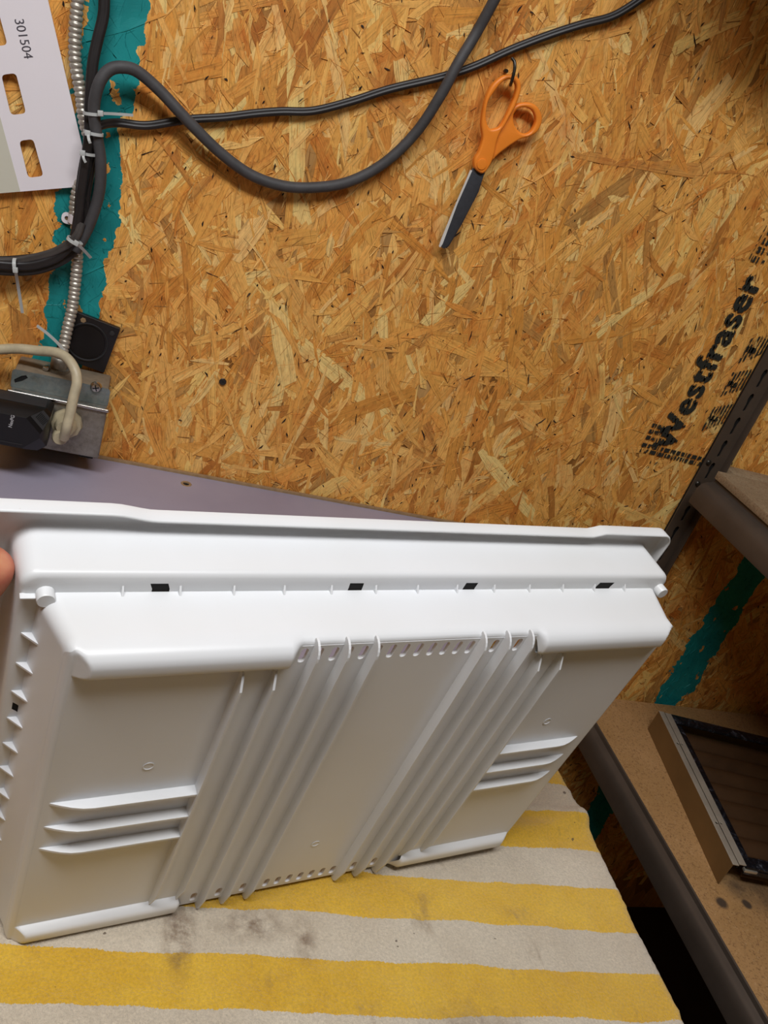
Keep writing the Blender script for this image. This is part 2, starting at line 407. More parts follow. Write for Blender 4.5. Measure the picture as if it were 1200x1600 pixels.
# wood strands pressed into the face of the board: thousands of thin chips, nobody could count them
def strands():
    V, Fc, C, U = [], [], [], []
    lo = (-.62, .12); hi = (1.62, H + .5)
    pal = [np.array(hexc(h)[:3]) for h in ('#d19c52', '#cb9348', '#d8a760', '#c78d43', '#c0833a', '#d09a52', '#dbae6c', '#ca924a', '#c58a42', '#b97a36')]
    dark = [np.array(hexc(h)[:3]) for h in ('#a86d30', '#ad7233', '#b07a3c', '#a97a40')]
    nb, nm, ns, nd = 10500, 8500, 52000, 3400
    N = nb + nm + ns + nd
    order = np.concatenate([np.zeros(nb), np.ones(nm), np.full(ns, 2), np.full(nd, 3)])
    # large ones underneath, small ones and bark specks towards the top, with some mixing
    key = rng.random(N) + order * .22 + (order == 3) * .6
    idx = np.argsort(key)
    for r_, i in enumerate(idx):
        k = order[i]
        cxp = rng.uniform(lo[0], hi[0]); czp = rng.uniform(lo[1], hi[1])
        if cxp > 1.0 and czp < .55 and rng.random() < .4: continue
        if k == 0: L = rng.uniform(.05, .17); Wd = rng.uniform(.007, .024)
        elif k == 1: L = rng.uniform(.02, .07); Wd = rng.uniform(.0025, .010)
        elif k == 2: L = rng.uniform(.004, .024); Wd = rng.uniform(.0005, .0021)
        else: L = rng.uniform(.0015, .007) if rng.random() < .93 else rng.uniform(.008, .018); Wd = rng.uniform(.0006, .0022)
        ang = rng.normal(math.pi/2, .50) if rng.random() < .74 else rng.uniform(0, math.pi)
        if k == 3: col = np.array([.016, .010, .008]) * rng.uniform(.6, 1.8)
        else:
            col = pal[rng.integers(len(pal))] if rng.random() > .09 else dark[rng.integers(len(dark))]
            col = np.minimum(col * np.array([1.42, 1.46, 1.46]) * rng.uniform(.93, 1.10), .95)
            if k == 2: col = col * rng.choice([.42, .7, .9, 1.12, 1.2])
        y = 1.0004 - .0016 * r_ / N
        tl = rng.normal(0, .00016); ts = rng.normal(0, .00022)
        ca, sa = math.cos(ang), math.sin(ang); n = 5 if k == 0 else (4 if k == 1 else 2)
        if k == 3: n = 3
        b0 = len(V); u0 = rng.uniform(0, 50); v0 = rng.uniform(0, 50)
        bow = rng.normal(0, .05) * L
        e0 = rng.uniform(.05, 1.0); e1 = rng.uniform(.05, 1.0)
        for q in range(n):
            s = q / (n-1) * 2 - 1
            wq = 1.0
            if q == 0: wq = e0 * (.5 if k == 2 else 1)
            if q == n-1: wq = e1 * (.5 if k == 2 else 1)
            if k == 3: wq = (.35, 1, .35)[q]
            jl = rng.uniform(-.06, .06); jr = rng.uniform(-.06, .06)
            for side, j in ((-1, jl), (1, jr)):
                lx = s * L/2 + (rng.uniform(-.5, .5) * Wd if q in (0, n-1) else 0); ly = side * Wd/2 * wq * (1+j) + bow * s * s
                V.append((cxp + lx*ca - ly*sa, y - tl*s - ts*side, czp + lx*sa + ly*ca))
                C.append(col); U.append((u0 + lx, v0 + ly))
        for q in range(n-1):
            a = b0 + 2*q; Fc.append((a, a+1, a+3, a+2))
    me = bpy.data.meshes.new('wood_strands'); me.from_pydata(V, [], Fc); me.update()
    ca_ = me.color_attributes.new('tint', 'FLOAT_COLOR', 'POINT')
    ca_.data.foreach_set('color', np.concatenate([np.array(C), np.ones((len(C), 1))], 1).astype(np.float32).ravel())
    uvl = me.uv_layers.new(name='grain'); li = np.empty(len(me.loops), dtype=np.int32); me.loops.foreach_get('vertex_index', li)
    uvl.data.foreach_set('uv', np.array(U, dtype=np.float32)[li].ravel())
    o = link('wood_strands', me, M_OSB, wall); o['kind'] = 'stuff'
    return o
strands()
YS = .9985                                    # face of the strands

# stamped lettering on the board, reading upwards
def stamped():
    me_all = []
    def frame(x, z): return basis((0, 0, 1), (-1, 0, 0), (0, -1, 0), (x, YS-.0006, z))
    o = text_mesh('stamped_lettering', 'Westfraser', .050, M_STAMP, wall, frame(.805, H-.337), .00002, 1.0, .0, 1.08)
    bm = bmesh.new()
    for k, (ddx, ddz) in enumerate(((0, 0), (.0020, 0), (-.0020, 0), (0, .0022), (0, -.0022), (.0016, .0016), (-.0016, -.0016))):
        t0 = len(bm.verts); bm.from_mesh(o.data); bm.verts.ensure_lookup_table()
        for v in bm.verts[t0:]: v.co += Vector((ddx, -.00005*k, ddz))
    bm.to_mesh(o.data); bm.free()
    w = max(v.co.z for v in o.data.vertices) - min(v.co.z for v in o.data.vertices)
    z0 = min(v.co.z for v in o.data.vertices)
    for v in o.data.vertices: v.co.z = H-.337 + (v.co.z - z0) * (.272 / w)
    bm = bmesh.new()
    def bar(x0, z0, x1, z1):
        q = [bm.verts.new((x, YS-.0007, z)) for x, z in ((x0, z0), (x1, z0), (x1, z1), (x0, z1))]; bm.faces.new(q)
    x = .752                                   # two dashed rules across the foot of the lettering
    for r_ in range(2):
        x = .752
        while x < .892:
            L = random.uniform(.006, .013); zz = H - .339 - r_*.0085 - (x-.752)*.0
            bar(x, zz, x+L, zz+.0064); x += L + .0022
    for k, (z, n) in enumerate(((.326, 4), (.316, 4), (.306, 3))):   # short stacked dashes left of the first letter
        for j in range(n):
            bar(.752 + .0095*j, H - z, .7600 + .0095*j, H - z + .0060)
    for zc in (.270, .214, .160):              # three hatched blocks of upright strokes
        for j in range(6):
            a = random.uniform(.004, .010)
            l0, l1 = H - zc - .020 + .0035*j - a*.3, H - zc + .017 + .0022*j
            bar(.836 + .0052*j, l0, .8392 + .0052*j, l1)
        bar(.838, H-zc-.004, .852, H-zc+.004)
    for j in range(9):                         # broken row further up
        z = H - .050 + .0125*j
        bar(.772 + .001*j, z, .7835 + .001*j, z+.0085); bar(.768, z+.002, .7695, z+.010)
        if j % 1 == 0: bar(.7895, z+.002, .7935, z+.0068)
    for j in range(3): bar(.800, H + .03 + .012*j, .815, H + .037 + .012*j)
    from_bm('stamped_marks', bm, M_STAMP, wall)
stamped()
# screw head driven into the board
sc = lathe('screw', [(.0005, -.0012), (.0018, -.0010), (.0044, -.0002), (.0046, .0004), (.0040, .0010), (.0013, .0010), (.0011, .0002), (.0, .0002)], M_HOOK, None, Matrix.Identity(4), 18)
p = at(348, 596, YS); sc.matrix_world = on_wall(p.x, p.z, YS-.0008)
tag(sc, 'small grey screw head sunk in the chipboard wall above the lilac bench', 'screw')

# ------------------------------------------------------------------ bench
BZ = H - .5235
bench = empty('workbench', (-.45, .55, 0)); tag(bench, 'grey-lilac laminated workbench against the chipboard wall, under the towel', 'workbench')
def wb(o): o.matrix_parent_inverse = Matrix.Translation((.45, -.55, 0)); return o
wb(box('bench_top', (-1.45, .06, BZ-.03), (.462, .80, BZ), M_LILAC, bench, .0012))
hx, hy = flat(291, 756, BZ)[:2]
wb(plate('back_board', [[(-1.45, .8005), (.575, .8005), (.575, .9930), (-1.45, .9930)], circ(hx, hy, .0056)], .018, M_LILAC, bench, Matrix.Translation((0, 0, BZ-.009))))
tt = lathe('torn_hole_rim', [(.0040, -.004), (.0043, .0003), (.0070, .0005), (.0074, .0)], M_TAN, bench, Matrix.Translation((hx, hy, BZ)), 9, False); wb(tt)
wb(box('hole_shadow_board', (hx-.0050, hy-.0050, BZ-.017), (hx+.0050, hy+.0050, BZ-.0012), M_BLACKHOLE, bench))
wb(box('edge_strip', (-1.45, .9932, BZ-.018), (.575, .9978, BZ+.0035), M_TAN, bench, .0008))
for x, y in ((-1.40, .10), (.40, .10), (-1.40, .92), (.40, .92)):
    wb(box('leg', (x-.04, y-.04, 0), (x+.04, y+.04, BZ-.031), M_TAN, bench, .003))
wb(box('rear_rail', (-1.36, .94, BZ-.12), (.36, .96, BZ-.031), M_TAN, bench, .003))
wb(box('front_rail', (-1.36, .08, BZ-.12), (.36, .10, BZ-.031), M_TAN, bench, .003))

# ------------------------------------------------------------------ towel
def towel():
    x0, x1, y0, y1 = -.50, .474, .11, .56
    nx, ny = 300, 150; V, Fc = [], []
    TZ = BZ + .0096
    from mathutils import noise as nz
    pc = flat(885, 1290, BZ)
    for j in range(ny+1):
        for i in range(nx+1):
            s = i/nx; t_ = j/ny
            x = x0 + (x1+.030-x0)*s; y = y0 + (y1-y0)*t_
            edge = .004*nz.noise(Vector((0, y*14, 3))) + .0015*nz.noise(Vector((1, y*160, 3)))
            z = TZ + .0020*nz.noise(Vector((x*9, y*11, 0))) + .0008*nz.noise(Vector((x*60, y*60, 1)))
            z += .0006*nz.noise(Vector((x*260, y*260, 5)))
            d = abs((y - pc.y) - .25*(x - pc.x) - .004*math.sin(x*40))       # soft creases near the far corner
            if x > .33: z += .0045*math.exp(-(d/.010)**2) * min(1, (x-.33)/.06)
            d2 = abs((y - .46) + .10*(x - .40))
            if x > .38: z += .0035*math.exp(-(d2/.008)**2) * min(1, (x-.38)/.05)
            if x > x1 - .006:
                o = x - (x1 - .006)
                a = min(o/.010, 1.0) * math.pi/2
                x = x1 - .006 + .0095*math.sin(a); z = z - .0095*(1-math.cos(a)) - max(0, o - .010)*1.3
            x += edge * (1 if s > .9 else 0)
            V.append((x, y, z))
    for j in range(ny):
        for i in range(nx):
            a = j*(nx+1)+i; Fc.append((a, a+1, a+nx+2, a+nx+1))
    me = bpy.data.meshes.new('towel'); me.from_pydata(V, [], Fc); me.update()
    bm = bmesh.new(); bm.from_mesh(me)
    r_ = bmesh.ops.solidify(bm, geom=bm.faces[:], thickness=.0075); bm.to_mesh(me); bm.free()
    me.shade_smooth()
    o = link('towel', me, M_TOWEL)
    return tag(o, 'yellow and white striped terry towel lying stained on the workbench', 'towel')
towel()

# ------------------------------------------------------------------ white moulded plastic tray, standing on its long edge
a_ = _u((2222, 106, F)); b_ = Vector((-890, 1808, F)); b_ = (b_ - a_*b_.dot(a_)).normalized(); c_ = a_.cross(b_)
A, B, Cc = map(cam_to_world, (a_, b_, c_))
ORG = flat(620, 1362, H - .512)
PM = basis(A, B, Cc, ORG)                      # local x along the long edge, y down the face, z into the tray
tray = empty('plastic_liner_tray', mat4=PM)
tag(tray, 'white moulded plastic tray with ribs and slots, stood on edge on the striped towel', 'plastic tray')
CR = .006; AC = -.0855
# perimeter parameter: (edge, position) -> every station keeps the same order, so one continuous loft
NB = 8
aT = sorted(set([round(-1 + 2*k/76, 5) for k in range(77)]))
def station_pts(h, y0, y1, r, inset=0.0, ac=AC, ymod=None):
    """rounded rectangle, half width h, from y0 to y1; returns points in a fixed order"""
    P = []
    hx_, ya, yb = h - inset, y0 + inset, y1 - inset
    r = max(r - inset, .0012); inset = 0.0
    def n_pt(cx_, cy_, ang): return (cx_ + r*math.cos(ang), cy_ + r*math.sin(ang))
    # top edge, left to right
    for t_ in TOPS:
        x = ac + t_ * (hx_ - r) ; P.append((x, ya + inset, ('t', x)))
    for k in range(1, NB): q = n_pt(ac+hx_-r, ya+r, math.radians(-90 + 90*k/NB)); P.append((q[0], q[1], ('ct', q[0])))
    for t_ in SIDES: y = ya + r + t_*(yb-ya-2*r); P.append((ac+hx_-inset, y, ('r', y)))
    for k in range(1, NB): q = n_pt(ac+hx_-r, yb-r, math.radians(90*k/NB)); P.append((q[0], q[1], ('cb', q[0])))
    for t_ in reversed(TOPS): x = ac + t_*(hx_-r); P.append((x, yb - inset, ('b', x)))
    for k in range(1, NB): q = n_pt(ac-hx_+r, yb-r, math.radians(90 + 90*k/NB)); P.append((q[0], q[1], ('cb', q[0])))
    for t_ in reversed(SIDES): y = ya + r + t_*(yb-ya-2*r); P.append((ac-hx_+inset, y, ('l', y)))
    for k in range(1, NB): q = n_pt(ac-hx_+r, ya+r, math.radians(180 + 90*k/NB)); P.append((q[0], q[1], ('ct', q[0])))
    return P
TOPS = sorted(set([-1 + 2*k/90 for k in range(91)] + [q*(1-.0053*k) for k in range(1, 13) for q in (-1, 1)] + [c + .006*k for c in (-.458, .425, -.480, .453) for k in range(-5, 6)]))
SIDES = sorted(set([k/48 for k in range(49)] + [.005*k for k in range(1, 9)] + [1-.005*k for k in range(1, 9)]))
bar_prof = [(0, .0405), (0, .026), (0, .0125), (.0004, .0085), (.0018, .0045), (.0042, .0016), (.0072, .0002), (.0105, 0), (.0140, .0002), (.0160, .0014), (.0174, .0036), (.0185, .0062)]
pln_prof = [(0, .0405), (0, .026), (0, .0125), (.0003, .0105), (.0009, .0086), (.0020, .0070), (.0034, .0063), (.0045, .0062), (.0048, .0062), (.0051, .0062), (.0054, .0062), (.0057, .0062)]
def smooth(x): x = max(0, min(1, x)); return x*x*(3-2*x)
def shell():
    bm = bmesh.new(); rings = []; n = None
    def add(pts): rings.append([bm.verts.new(p) for p in pts])
    # rim: closed lip turned forward round the flange
    def rim(off, c, lift=0.0):
        P = station_pts(.2265, -.2918, .0120, .010, off, -.0905)
        out = []
        for x, y, (e, s) in P:
            if e in ('t', 'ct') and y < -.27:
                k = max(smooth((-.232 - x)/.022), smooth((x - .058)/.012)); y -= .0030 * k
            if y > 0: pass
            out.append((x, y, c))
        return out
    for off, c in ((.0030, .0752), (.0, .0752), (-.0002, .0745), (-.0002, .0672), (.0003, .0664), (.0012, .0664), (.0017, .0672), (.0017, .0720), (.0026, .0735)): add(rim(off, c))
    # second tier
    for off, c in ((-.002, .0735), (0, .0725), (.0006, .070)): add([(x, y, c) for x, y, _ in station_pts(.2105, -.2828, .0030, .012, off, -.0868)])
    for off, c in ((.0016, .0445), (.0020, .0425), (.0032, .0411), (.0050, .0405)): add([(x, y, c) for x, y, _ in station_pts(.2100, -.2828, .0030, .010, off, -.0868)])
    add([(x, y, .0405) for x, y, _ in station_pts(.2040, -.2745, .0008, .0090, 0)])
    add([(x, y, .0405) for x, y, _ in station_pts(.2016, -.2708, .0003, .0085, 0)])
    # front tier
    YT = -.2690
    bp = [(0, .0125)] + bar_prof[3:]; pq_ = [(0, .0125)] + pln_prof[3:]
    def ip(tab, d):
        if d <= tab[0][0]: return tab[0][1]
        for (x0, z0), (x1, z1) in zip(tab, tab[1:]):
            if d <= x1: return z0 + (z1-z0)*(d-x0)/(x1-x0)
        return tab[-1][1]
    hf = .1885 + .0125*.3
    def face_z(x, y, top):
        ds = max(0, min(x - (AC-hf), (AC+hf) - x)); dt = max(0, min(y - YT, -y))
        zp = max(ip(pq_, dt), ip(pq_, ds))
        zb = max(ip(bp, dt), .0105 - .95*ds)
        return zp + weight(x, top)*(min(zb, zp) - zp)
    def weight(x, top):
        lo_, hi_ = (-.168, -.009) if top else (-.172, -.004)
        return max(smooth((lo_ - x)/.007 + .5), smooth((x - hi_)/.007 + .5))
    for cb in (.0405, .026, .0140):
        h = .1885 + .0125*min(1, .3 + .7*(cb-.0125)/.028)
        add([(x, y, cb) for x, y, _ in station_pts(h, YT, 0, .0080, 0)])
    for si in (0, .0004, .0010, .0018, .0028, .0040, .0054, .0070, .0086, .0102, .0118, .0132, .0144, .0154, .0162, .0169, .0175, .0180, .0185):
        k_ = .31*si; r = max(.0080 - k_, .0022)
        P0 = station_pts(hf - k_, YT + si, -si, r, 0)
        out = []
        for x, y, (e, s_) in P0:
            top = y < YT/2
            if e in ('t', 'b'):
                w = weight(x, top); yy = si*w + k_*(1-w); y = YT + yy if top else -yy
            out.append((x, y, face_z(x, y, top)))
        add(out)
    m = len(rings[0])
    holes_t = [(-.2350, -.2280), (-.1276, -.1205), (-.0505, -.0430), (.0588, .0663)]
    ridx = 9 + 3 + 4                            # ring index of the riser outer strip
    hs = set()
    for k in range(m):
        a_, b_k = rings[ridx+1][k].co, rings[ridx+1][(k+1) % m].co; xm = (a_.x+b_k.x)/2; ym = (a_.y+b_k.y)/2
        if ym < -.26 and any(abs(xm - (a+b)/2) < .0044 for a, b in holes_t): hs.add(k)
        if xm < -.28 and abs(ym + .1850) < .0034: hs.add(k)
    for i in range(len(rings)-1):
        for k in range(m):
            q = (rings[i][k], rings[i][(k+1) % m], rings[i+1][(k+1) % m], rings[i+1][k])
            if i in (ridx, ridx+1) and k in hs: continue
            bm.faces.new(q)
    o = from_bm('tray_shell', bm, M_WHITE, tray); autosmooth(o, 60)
    return o
shell()
RX = [-.0883 + d for d in (-.1045, -.0870, -.0695, -.0523, -.0350, .0350, .0523, .0695, .0870, .1045)]
SL = [-.0883 + .0087*(k - 8.5) for k in range(18)]
def front_plate():
    h = .1885 + .0125*.15; out = rrect(AC-h+.0052, -.2630, AC+h-.0052, -.0052, .0145, 8)
    loops = [out]
    for x in SL:
        loops.append(rrect(x-.0020, -.2626, x+.0020, -.2520, .00195, 5))
        loops.append(rrect(x-.0020, -.0170, x+.0020, -.0068, .00195, 5))
    loops[0] = rrect(AC-.1876, -.2645, AC+.1876, -.0038, .018, 8)
    plate('front_panel', loops, .0022, M_WHITE, tray, Matrix.Translation((0, 0, CR+.0011)))
front_plate()
def tall_rib(x, outer, wid=.0013):
    # profile in (y, z): rounded heel over the top edge, straight spine, rounded toe
    if outer: top, bot = -.2500, -.0180 + .006
    else: top, bot = -.2690, .0012
    zf = -.0014
    pr = [(top, .0075)]
    if not outer:
        for k in range(7): a = math.radians(90*k/6); pr.append((top + .0095*(1-math.cos(a))-.0002, .0066 - .0080*math.sin(a)))
        pr.append((bot - .020, zf))
        for k in range(6): a = math.radians(90*k/5); pr.append((bot - .006 + .006*math.sin(a), .0012 + .0055*(1-math.cos(a))))
    else:
        pr += [(top+.0005, .0030), (top+.010, zf), (bot-.026, zf), (bot-.004, .0045)]
    pr.append((bot, .0075))
    bm = bmesh.new()
    L = [bm.verts.new((x-wid/2, y, z)) for y, z in pr]; R = [bm.verts.new((x+wid/2, y, z)) for y, z in pr]
    bm.faces.new(L); bm.faces.new(R[::-1])
    for k in range(len(pr)):
        j = (k+1) % len(pr); bm.faces.new((L[k], R[k], R[j], L[j]))
    return from_bm('rib', bm, M_WHITE, tray)
for i, x in enumerate(RX): tall_rib(x, i in (0, 1, 8, 9))
def fin(xa, xb, y, tip_left):
    # thin shelf-like fin, tapering to nothing at the outer end
    bm = bmesh.new(); n = 14; L, R = [], []
    for k in range(n+1):
        t_ = k/n; x = xa + (xb-xa)*t_
        e = (x - xa)/.022 if tip_left else (xb - x)/.022
        d = .0062 * math.sin(min(1, max(0, e))*math.pi/2)
        z = CR - d
        L.append((bm.verts.new((x, y-.0007, .0068)), bm.verts.new((x, y-.0007, z)), bm.verts.new((x, y+.0009, z)), bm.verts.new((x, y+.0009, .0068))))
    for a, b in zip(L, L[1:]):
        for k in range(4): bm.faces.new((a[k], a[(k+1) % 4], b[(k+1) % 4], b[k]))
    bm.faces.new(L[0][::-1]); bm.faces.new(L[-1])
    return from_bm('fin', bm, M_WHITE, tray)
for y in (-.1490, -.1270, -.1055):
    fin(-.2700, RX[0]-.0005, y, True); fin(RX[9]+.0006, .0945, y, False)
def gusset(pts, th, axis):
    bm = bmesh.new(); d = Vector(axis)*th/2
    a = [bm.verts.new(Vector(p)-d) for p in pts]; b = [bm.verts.new(Vector(p)+d) for p in pts]
    bm.faces.new(a); bm.faces.new(b[::-1])
    for k in range(3): j = (k+1) % 3; bm.faces.new((a[k], b[k], b[j], a[j]))
    return from_bm('gusset', bm, M_WHITE, tray)
for k in range(12):                            # gussets between side wall and step, down the short side
    y = -.2419 + .0213*k
    if y < -.01: gusset([(-.2915, y, .0408), (-.2838, y, .0408), (-.2838, y, .0325)], .0012, (0, 1, 0))
    if y < -.01: gusset([(.1195, y, .0408), (.1128, y, .0408), (.1128, y, .0340)], .0012, (0, 1, 0))
for k in range(13):                            # small ones along the long side, under the step
    x = -.2497 + .0276*k
    gusset([(x, -.2735, .0408), (x, -.2685, .0408), (x, -.2685, .0370)], .0010, (1, 0, 0))
for k in range(8):
    y = -.120 + .0150*k
    gusset([(-.3030, y, .0738), (-.2960, y, .0738), (-.2960, y, .0680)], .0012, (0, 1, 0))
for x in (-.2838, .1163):                      # locating pegs on the step corners
    lathe('peg', [(.0042, .0100), (.0042, .0006), (.0038, 0), (.0, 0)], M_WHITE, tray, Matrix.Translation((x, -.2690, .0348)), 20)
box('ledge', (-.2945, -.2685, .0375), (-.2865, -.2675, .0410), M_WHITE, tray, .0003)
box('ledge', (.1195, -.2685, .0365), (.1225, -.2670, .0410), M_WHITE, tray, .0003)
box('latch_tab', (-.3060, -.1690, .0640), (-.2965, -.1630, .0745), M_WHITE, tray, .0006)
for x, y in ((-.2239, -.1734), (.0509, -.1734), (-.0867, -.0562)):
    lathe('mould_mark', [(.0030, .0), (.0032, -.00035), (.0026, -.00035), (.0024, -.00005), (.0, -.00005)], M_WHITE, tray, Matrix.Translation((x, y, CR)), 20)
for a, b in ((-.2350, -.2280), (-.1276, -.1205), (-.0505, -.0430), (.0588, .0663)):  # black boxes standing in for the shade inside the riser holes
    box('hole_shade_box', (a-.006, -.2785, .0409), (b+.006, -.2680, .0480), M_BLACKHOLE, tray)
box('hole_shade_box', (-.2915, -.1925, .0409), (-.2845, -.1775, .0480), M_BLACKHOLE, tray)
# ------------------------------------------------------------------ hand holding the tray at the left
def hand():
    root = empty('person_hand', mat4=PM)
    tag(root, 'bare thumb tip pressed on the left flange of the white plastic tray', 'hand')
    bm = bmesh.new(); sk = bm.verts.layers.skin.verify()
    def chain(pts, start=None):
        prev = start
        for (x, y, z, r) in pts:
            v = bm.verts.new((x, y, z)); v[sk].radius = (r, r)
            if prev is not None: bm.edges.new((prev, v))
            prev = v
        return prev
    palm = bm.verts.new((-.392, -.150, .050)); palm[sk].radius = (.026, .026); palm[sk].use_root = True
    wrist = chain([(-.420, -.140, .010, .024), (-.455, -.135, -.050, .027), (-.520, -.130, -.170, .034), (-.60, -.125, -.33, .040)], palm)
    pc = bm.verts.new((-.375, -.195, .070)); pc[sk].radius = (.022, .022); bm.edges.new((palm, pc))
    # thumb: leaves the side of the palm and lies on the front of the flange
    chain([(-.368, -.160, .035, .0155), (-.354, -.200, .042, .0135), (-.3290, -.2380, .0490, .0145), (-.3085, -.2660, .0560, .0140), (-.3040, -.2790, .0580, .0136)], palm)
    # fingers curl behind the rim
    for k, (dy, L, r) in enumerate(((-.235, 1.0, .0095), (-.212, 1.1, .0098), (-.189, 1.03, .0094), (-.168, .85, .0084))):
        chain([(-.362, dy+.010, .088, r+.0015), (-.340, dy-.004, .100, r), (-.340+.024*L, dy-.012, .104, r*.95), (-.340+.042*L, dy-.017, .097, r*.85)], pc)
    me = bpy.data.meshes.new('hand'); bm.to_mesh(me); bm.free()
    o = link('hand', me, M_SKIN, root)
    m = o.modifiers.new('skin', 'SKIN'); m.use_smooth_shade = True
    s = o.modifiers.new('sub', 'SUBSURF'); s.levels = 2; s.render_levels = 2
    dg = bpy.context.evaluated_depsgraph_get(); ev = o.evaluated_get(dg); me2 = bpy.data.meshes.new_from_object(ev)
    o.modifiers.clear(); o.data = me2; me2.name = 'hand'
    me2.materials.clear(); me2.materials.append(M_SKIN); me2.shade_smooth()
    # thumb nail, on the side turned to the room
    bm = bmesh.new(); bmesh.ops.create_uvsphere(bm, u_segments=16, v_segments=10, radius=1)
    ax = Vector((.0165, -.022, .008)).normalized(); nn = Vector((-.55, -.10, -.80)); nn = (nn - ax*nn.dot(ax)).normalized(); bb = ax.cross(nn)
    T = basis(ax, bb, nn, Vector((-.3065, -.2730, .0568)) + nn*.0096)
    for v in bm.verts: v.co = T @ Vector((v.co.x*.0066, v.co.y*.0052, v.co.z*.0034))
    from_bm('thumb_nail', bm, M_NAIL, root).data.shade_smooth()
    # sleeve
    return root
hand()

# ------------------------------------------------------------------ white sheet with slots, hung on the wall
sheet = empty('slotted_white_sheet', at(60, 150, .992)); tag(sheet, 'stiff white sheet with rounded slots and the number 301504, hanging at the top left', 'sheet')
shinv = Matrix.Translation(-sheet.location)
def shp(o): o.matrix_parent_inverse = shinv; return o
YC = .9915
def P2(px, py): p = at(px, py, YC); return (p.x, p.z)
u_ = Vector(P2(143, 290)) - Vector(P2(0, 302)); dv = Vector(P2(75, 0)) - Vector(P2(143, 290))
tr_ = Vector(P2(143, 290)); dirv = dv.normalized(); dirh = -u_.normalized()
outl = [tuple(tr_), tuple(tr_ + dirv*.36), tuple(tr_ + dirv*.36 + dirh*.22), tuple(tr_ + dirh*.22)]
def slot(pxs):
    q = [Vector(P2(*p_)) for p_ in pxs]; out = []
    for i in range(4):
        a, b, c = q[i-1], q[i], q[(i+1) % 4]; r = .0042
        d1 = (a-b).normalized(); d2 = (c-b).normalized()
        for k in range(5):
            t_ = k/4; out.append(tuple((b + d1*r)*(1-t_)**2 + b*2*t_*(1-t_) + (b+d2*r)*t_**2))
    return out
s2 = [(2, 117), (25, 114), (41, 177), (17, 180)]; s3 = [(30, 220), (52, 217), (68, 275), (44, 278)]
dx, dy = s3[0][0]-s2[0][0], s3[0][1]-s2[0][1]
holes = [s2, s3, [(-27, 15), (-4, 12), (12, 70), (-12, 73)], [(-56, -88), (-33, -91), (-17, -28), (-41, -25)]]
shp(plate('sheet_body', [outl] + [slot(h) for h in holes], .0012, M_CARD, sheet, basis((1, 0, 0), (0, 0, 1), (0, -1, 0), (0, YC, 0))))
low = [tuple(Vector(P2(*q))) for q in ((0, 183), (31, 300), (0, 302), (-95, 309), (-120, 188))]
mt = [Vector(P2(32, 299)), Vector(P2(0, 181)), Vector(P2(-12, 140)), Vector(P2(-12, 140)) + dirh*.15, Vector(P2(32, 299)) + dirh*.19]
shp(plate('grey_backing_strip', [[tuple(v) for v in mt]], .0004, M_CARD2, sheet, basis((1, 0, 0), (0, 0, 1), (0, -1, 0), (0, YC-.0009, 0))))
tp = at(22, 29, YC-.0008); rot = math.atan2(dirv.y, dirv.x)
xe = Vector((-dirv.x, 0, -dirv.y)); ye = Vector((-dirv.y, 0, dirv.x)) * -1
ye = xe.cross(Vector((0, -1, 0))) * -1
tx = text_mesh('printed_number', '301504', .0125, M_INK, sheet, basis(xe, ye, xe.cross(ye), tp), .00003, .93); shp(tx)

# ------------------------------------------------------------------ flexible conduit
def wpath(pts, n=10, pre=None, post=None):       # pre / post carry the run on beyond the picture
    P = catmull([at(*p) for p in pts], n)
    def run(end, inner, v):                       # leaves along the cable's own direction and eases into v
        d = (end - inner).normalized() * Vector(v).length / 3
        return [end*(1-t)**2 + (end + d)*2*t*(1-t) + (end + Vector(v))*t*t for t in [k/12 for k in range(1, 13)]]
    if pre: P = run(P[0], P[1], pre)[::-1] + P
    if post: P = P + run(P[-1], P[-2], post)
    return P
def conduit():
    # (px, py, plane)
    pts = [(124, -40, .990), (121, 0, .990), (117, 60, .990), (118, 100, .989), (126, 145, .989), (132, 190, .989), (143, 230, .990), (142, 265, .991), (124, 290, .991), (117, 325, .991), (120, 365, .990), (121, 400, .990), (118, 440, .989), (113, 480, .986), (105, 515, .980), (98, 550, .972)]
    path = wpath(pts, 8, (0, .0, .75))
    # resample evenly
    L = [0]
    for a, b in zip(path, path[1:]): L.append(L[-1] + (b-a).length)
    step = .0006; n = int(L[-1]/step); P = []; j = 0
    for i in range(n):
        s = i*step
        while L[j+1] < s: j += 1
        P.append(path[j].lerp(path[j+1], (s-L[j])/(L[j+1]-L[j])))
    def rad(i): return .0050 + .0016*abs(math.sin(math.pi*i*step/.0052))**.6
    o = tube('flexible_conduit', P, rad, M_CONDUIT, None, 14)
    tag(o, 'ribbed flexible steel conduit running down the teal stripe to the steel outlet box', 'conduit')
conduit()

# ------------------------------------------------------------------ cables
gc = wpath([(118, 392, .978), (140, 350, .978), (155, 300, .975), (157, 250, .973), (150, 205, .972), (147, 165, .970), (155, 130, .968), (170, 110, .970), (190, 105, .972), (215, 112, .976), (250, 142, .979), (290, 185, .978), (340, 235, .983), (390, 272, .986), (440, 290, .987), (490, 293, .988), (545, 284, .988), (600, 255, .987), (650, 207, .984), (688, 150, .978), (715, 100, .978), (745, 50, .984), (780, -15, .975), (800, -60, .98)], 10, None, (.07, 0, .35))
o = tube('grey_power_cable', gc, .0060, M_CABLE, None, 14); tag(o, 'thick dusty grey cable hanging in a deep loop across the chipboard wall', 'cable')
fig8 = [(math.cos(t)*(.62) , (.95 if math.sin(t) > 0 else -.95)*0 + math.sin(t)*1.15*(1-.18*math.exp(-(math.sin(t)/.22)**2)*0)) for t in [2*math.pi*k/16 for k in range(16)]]
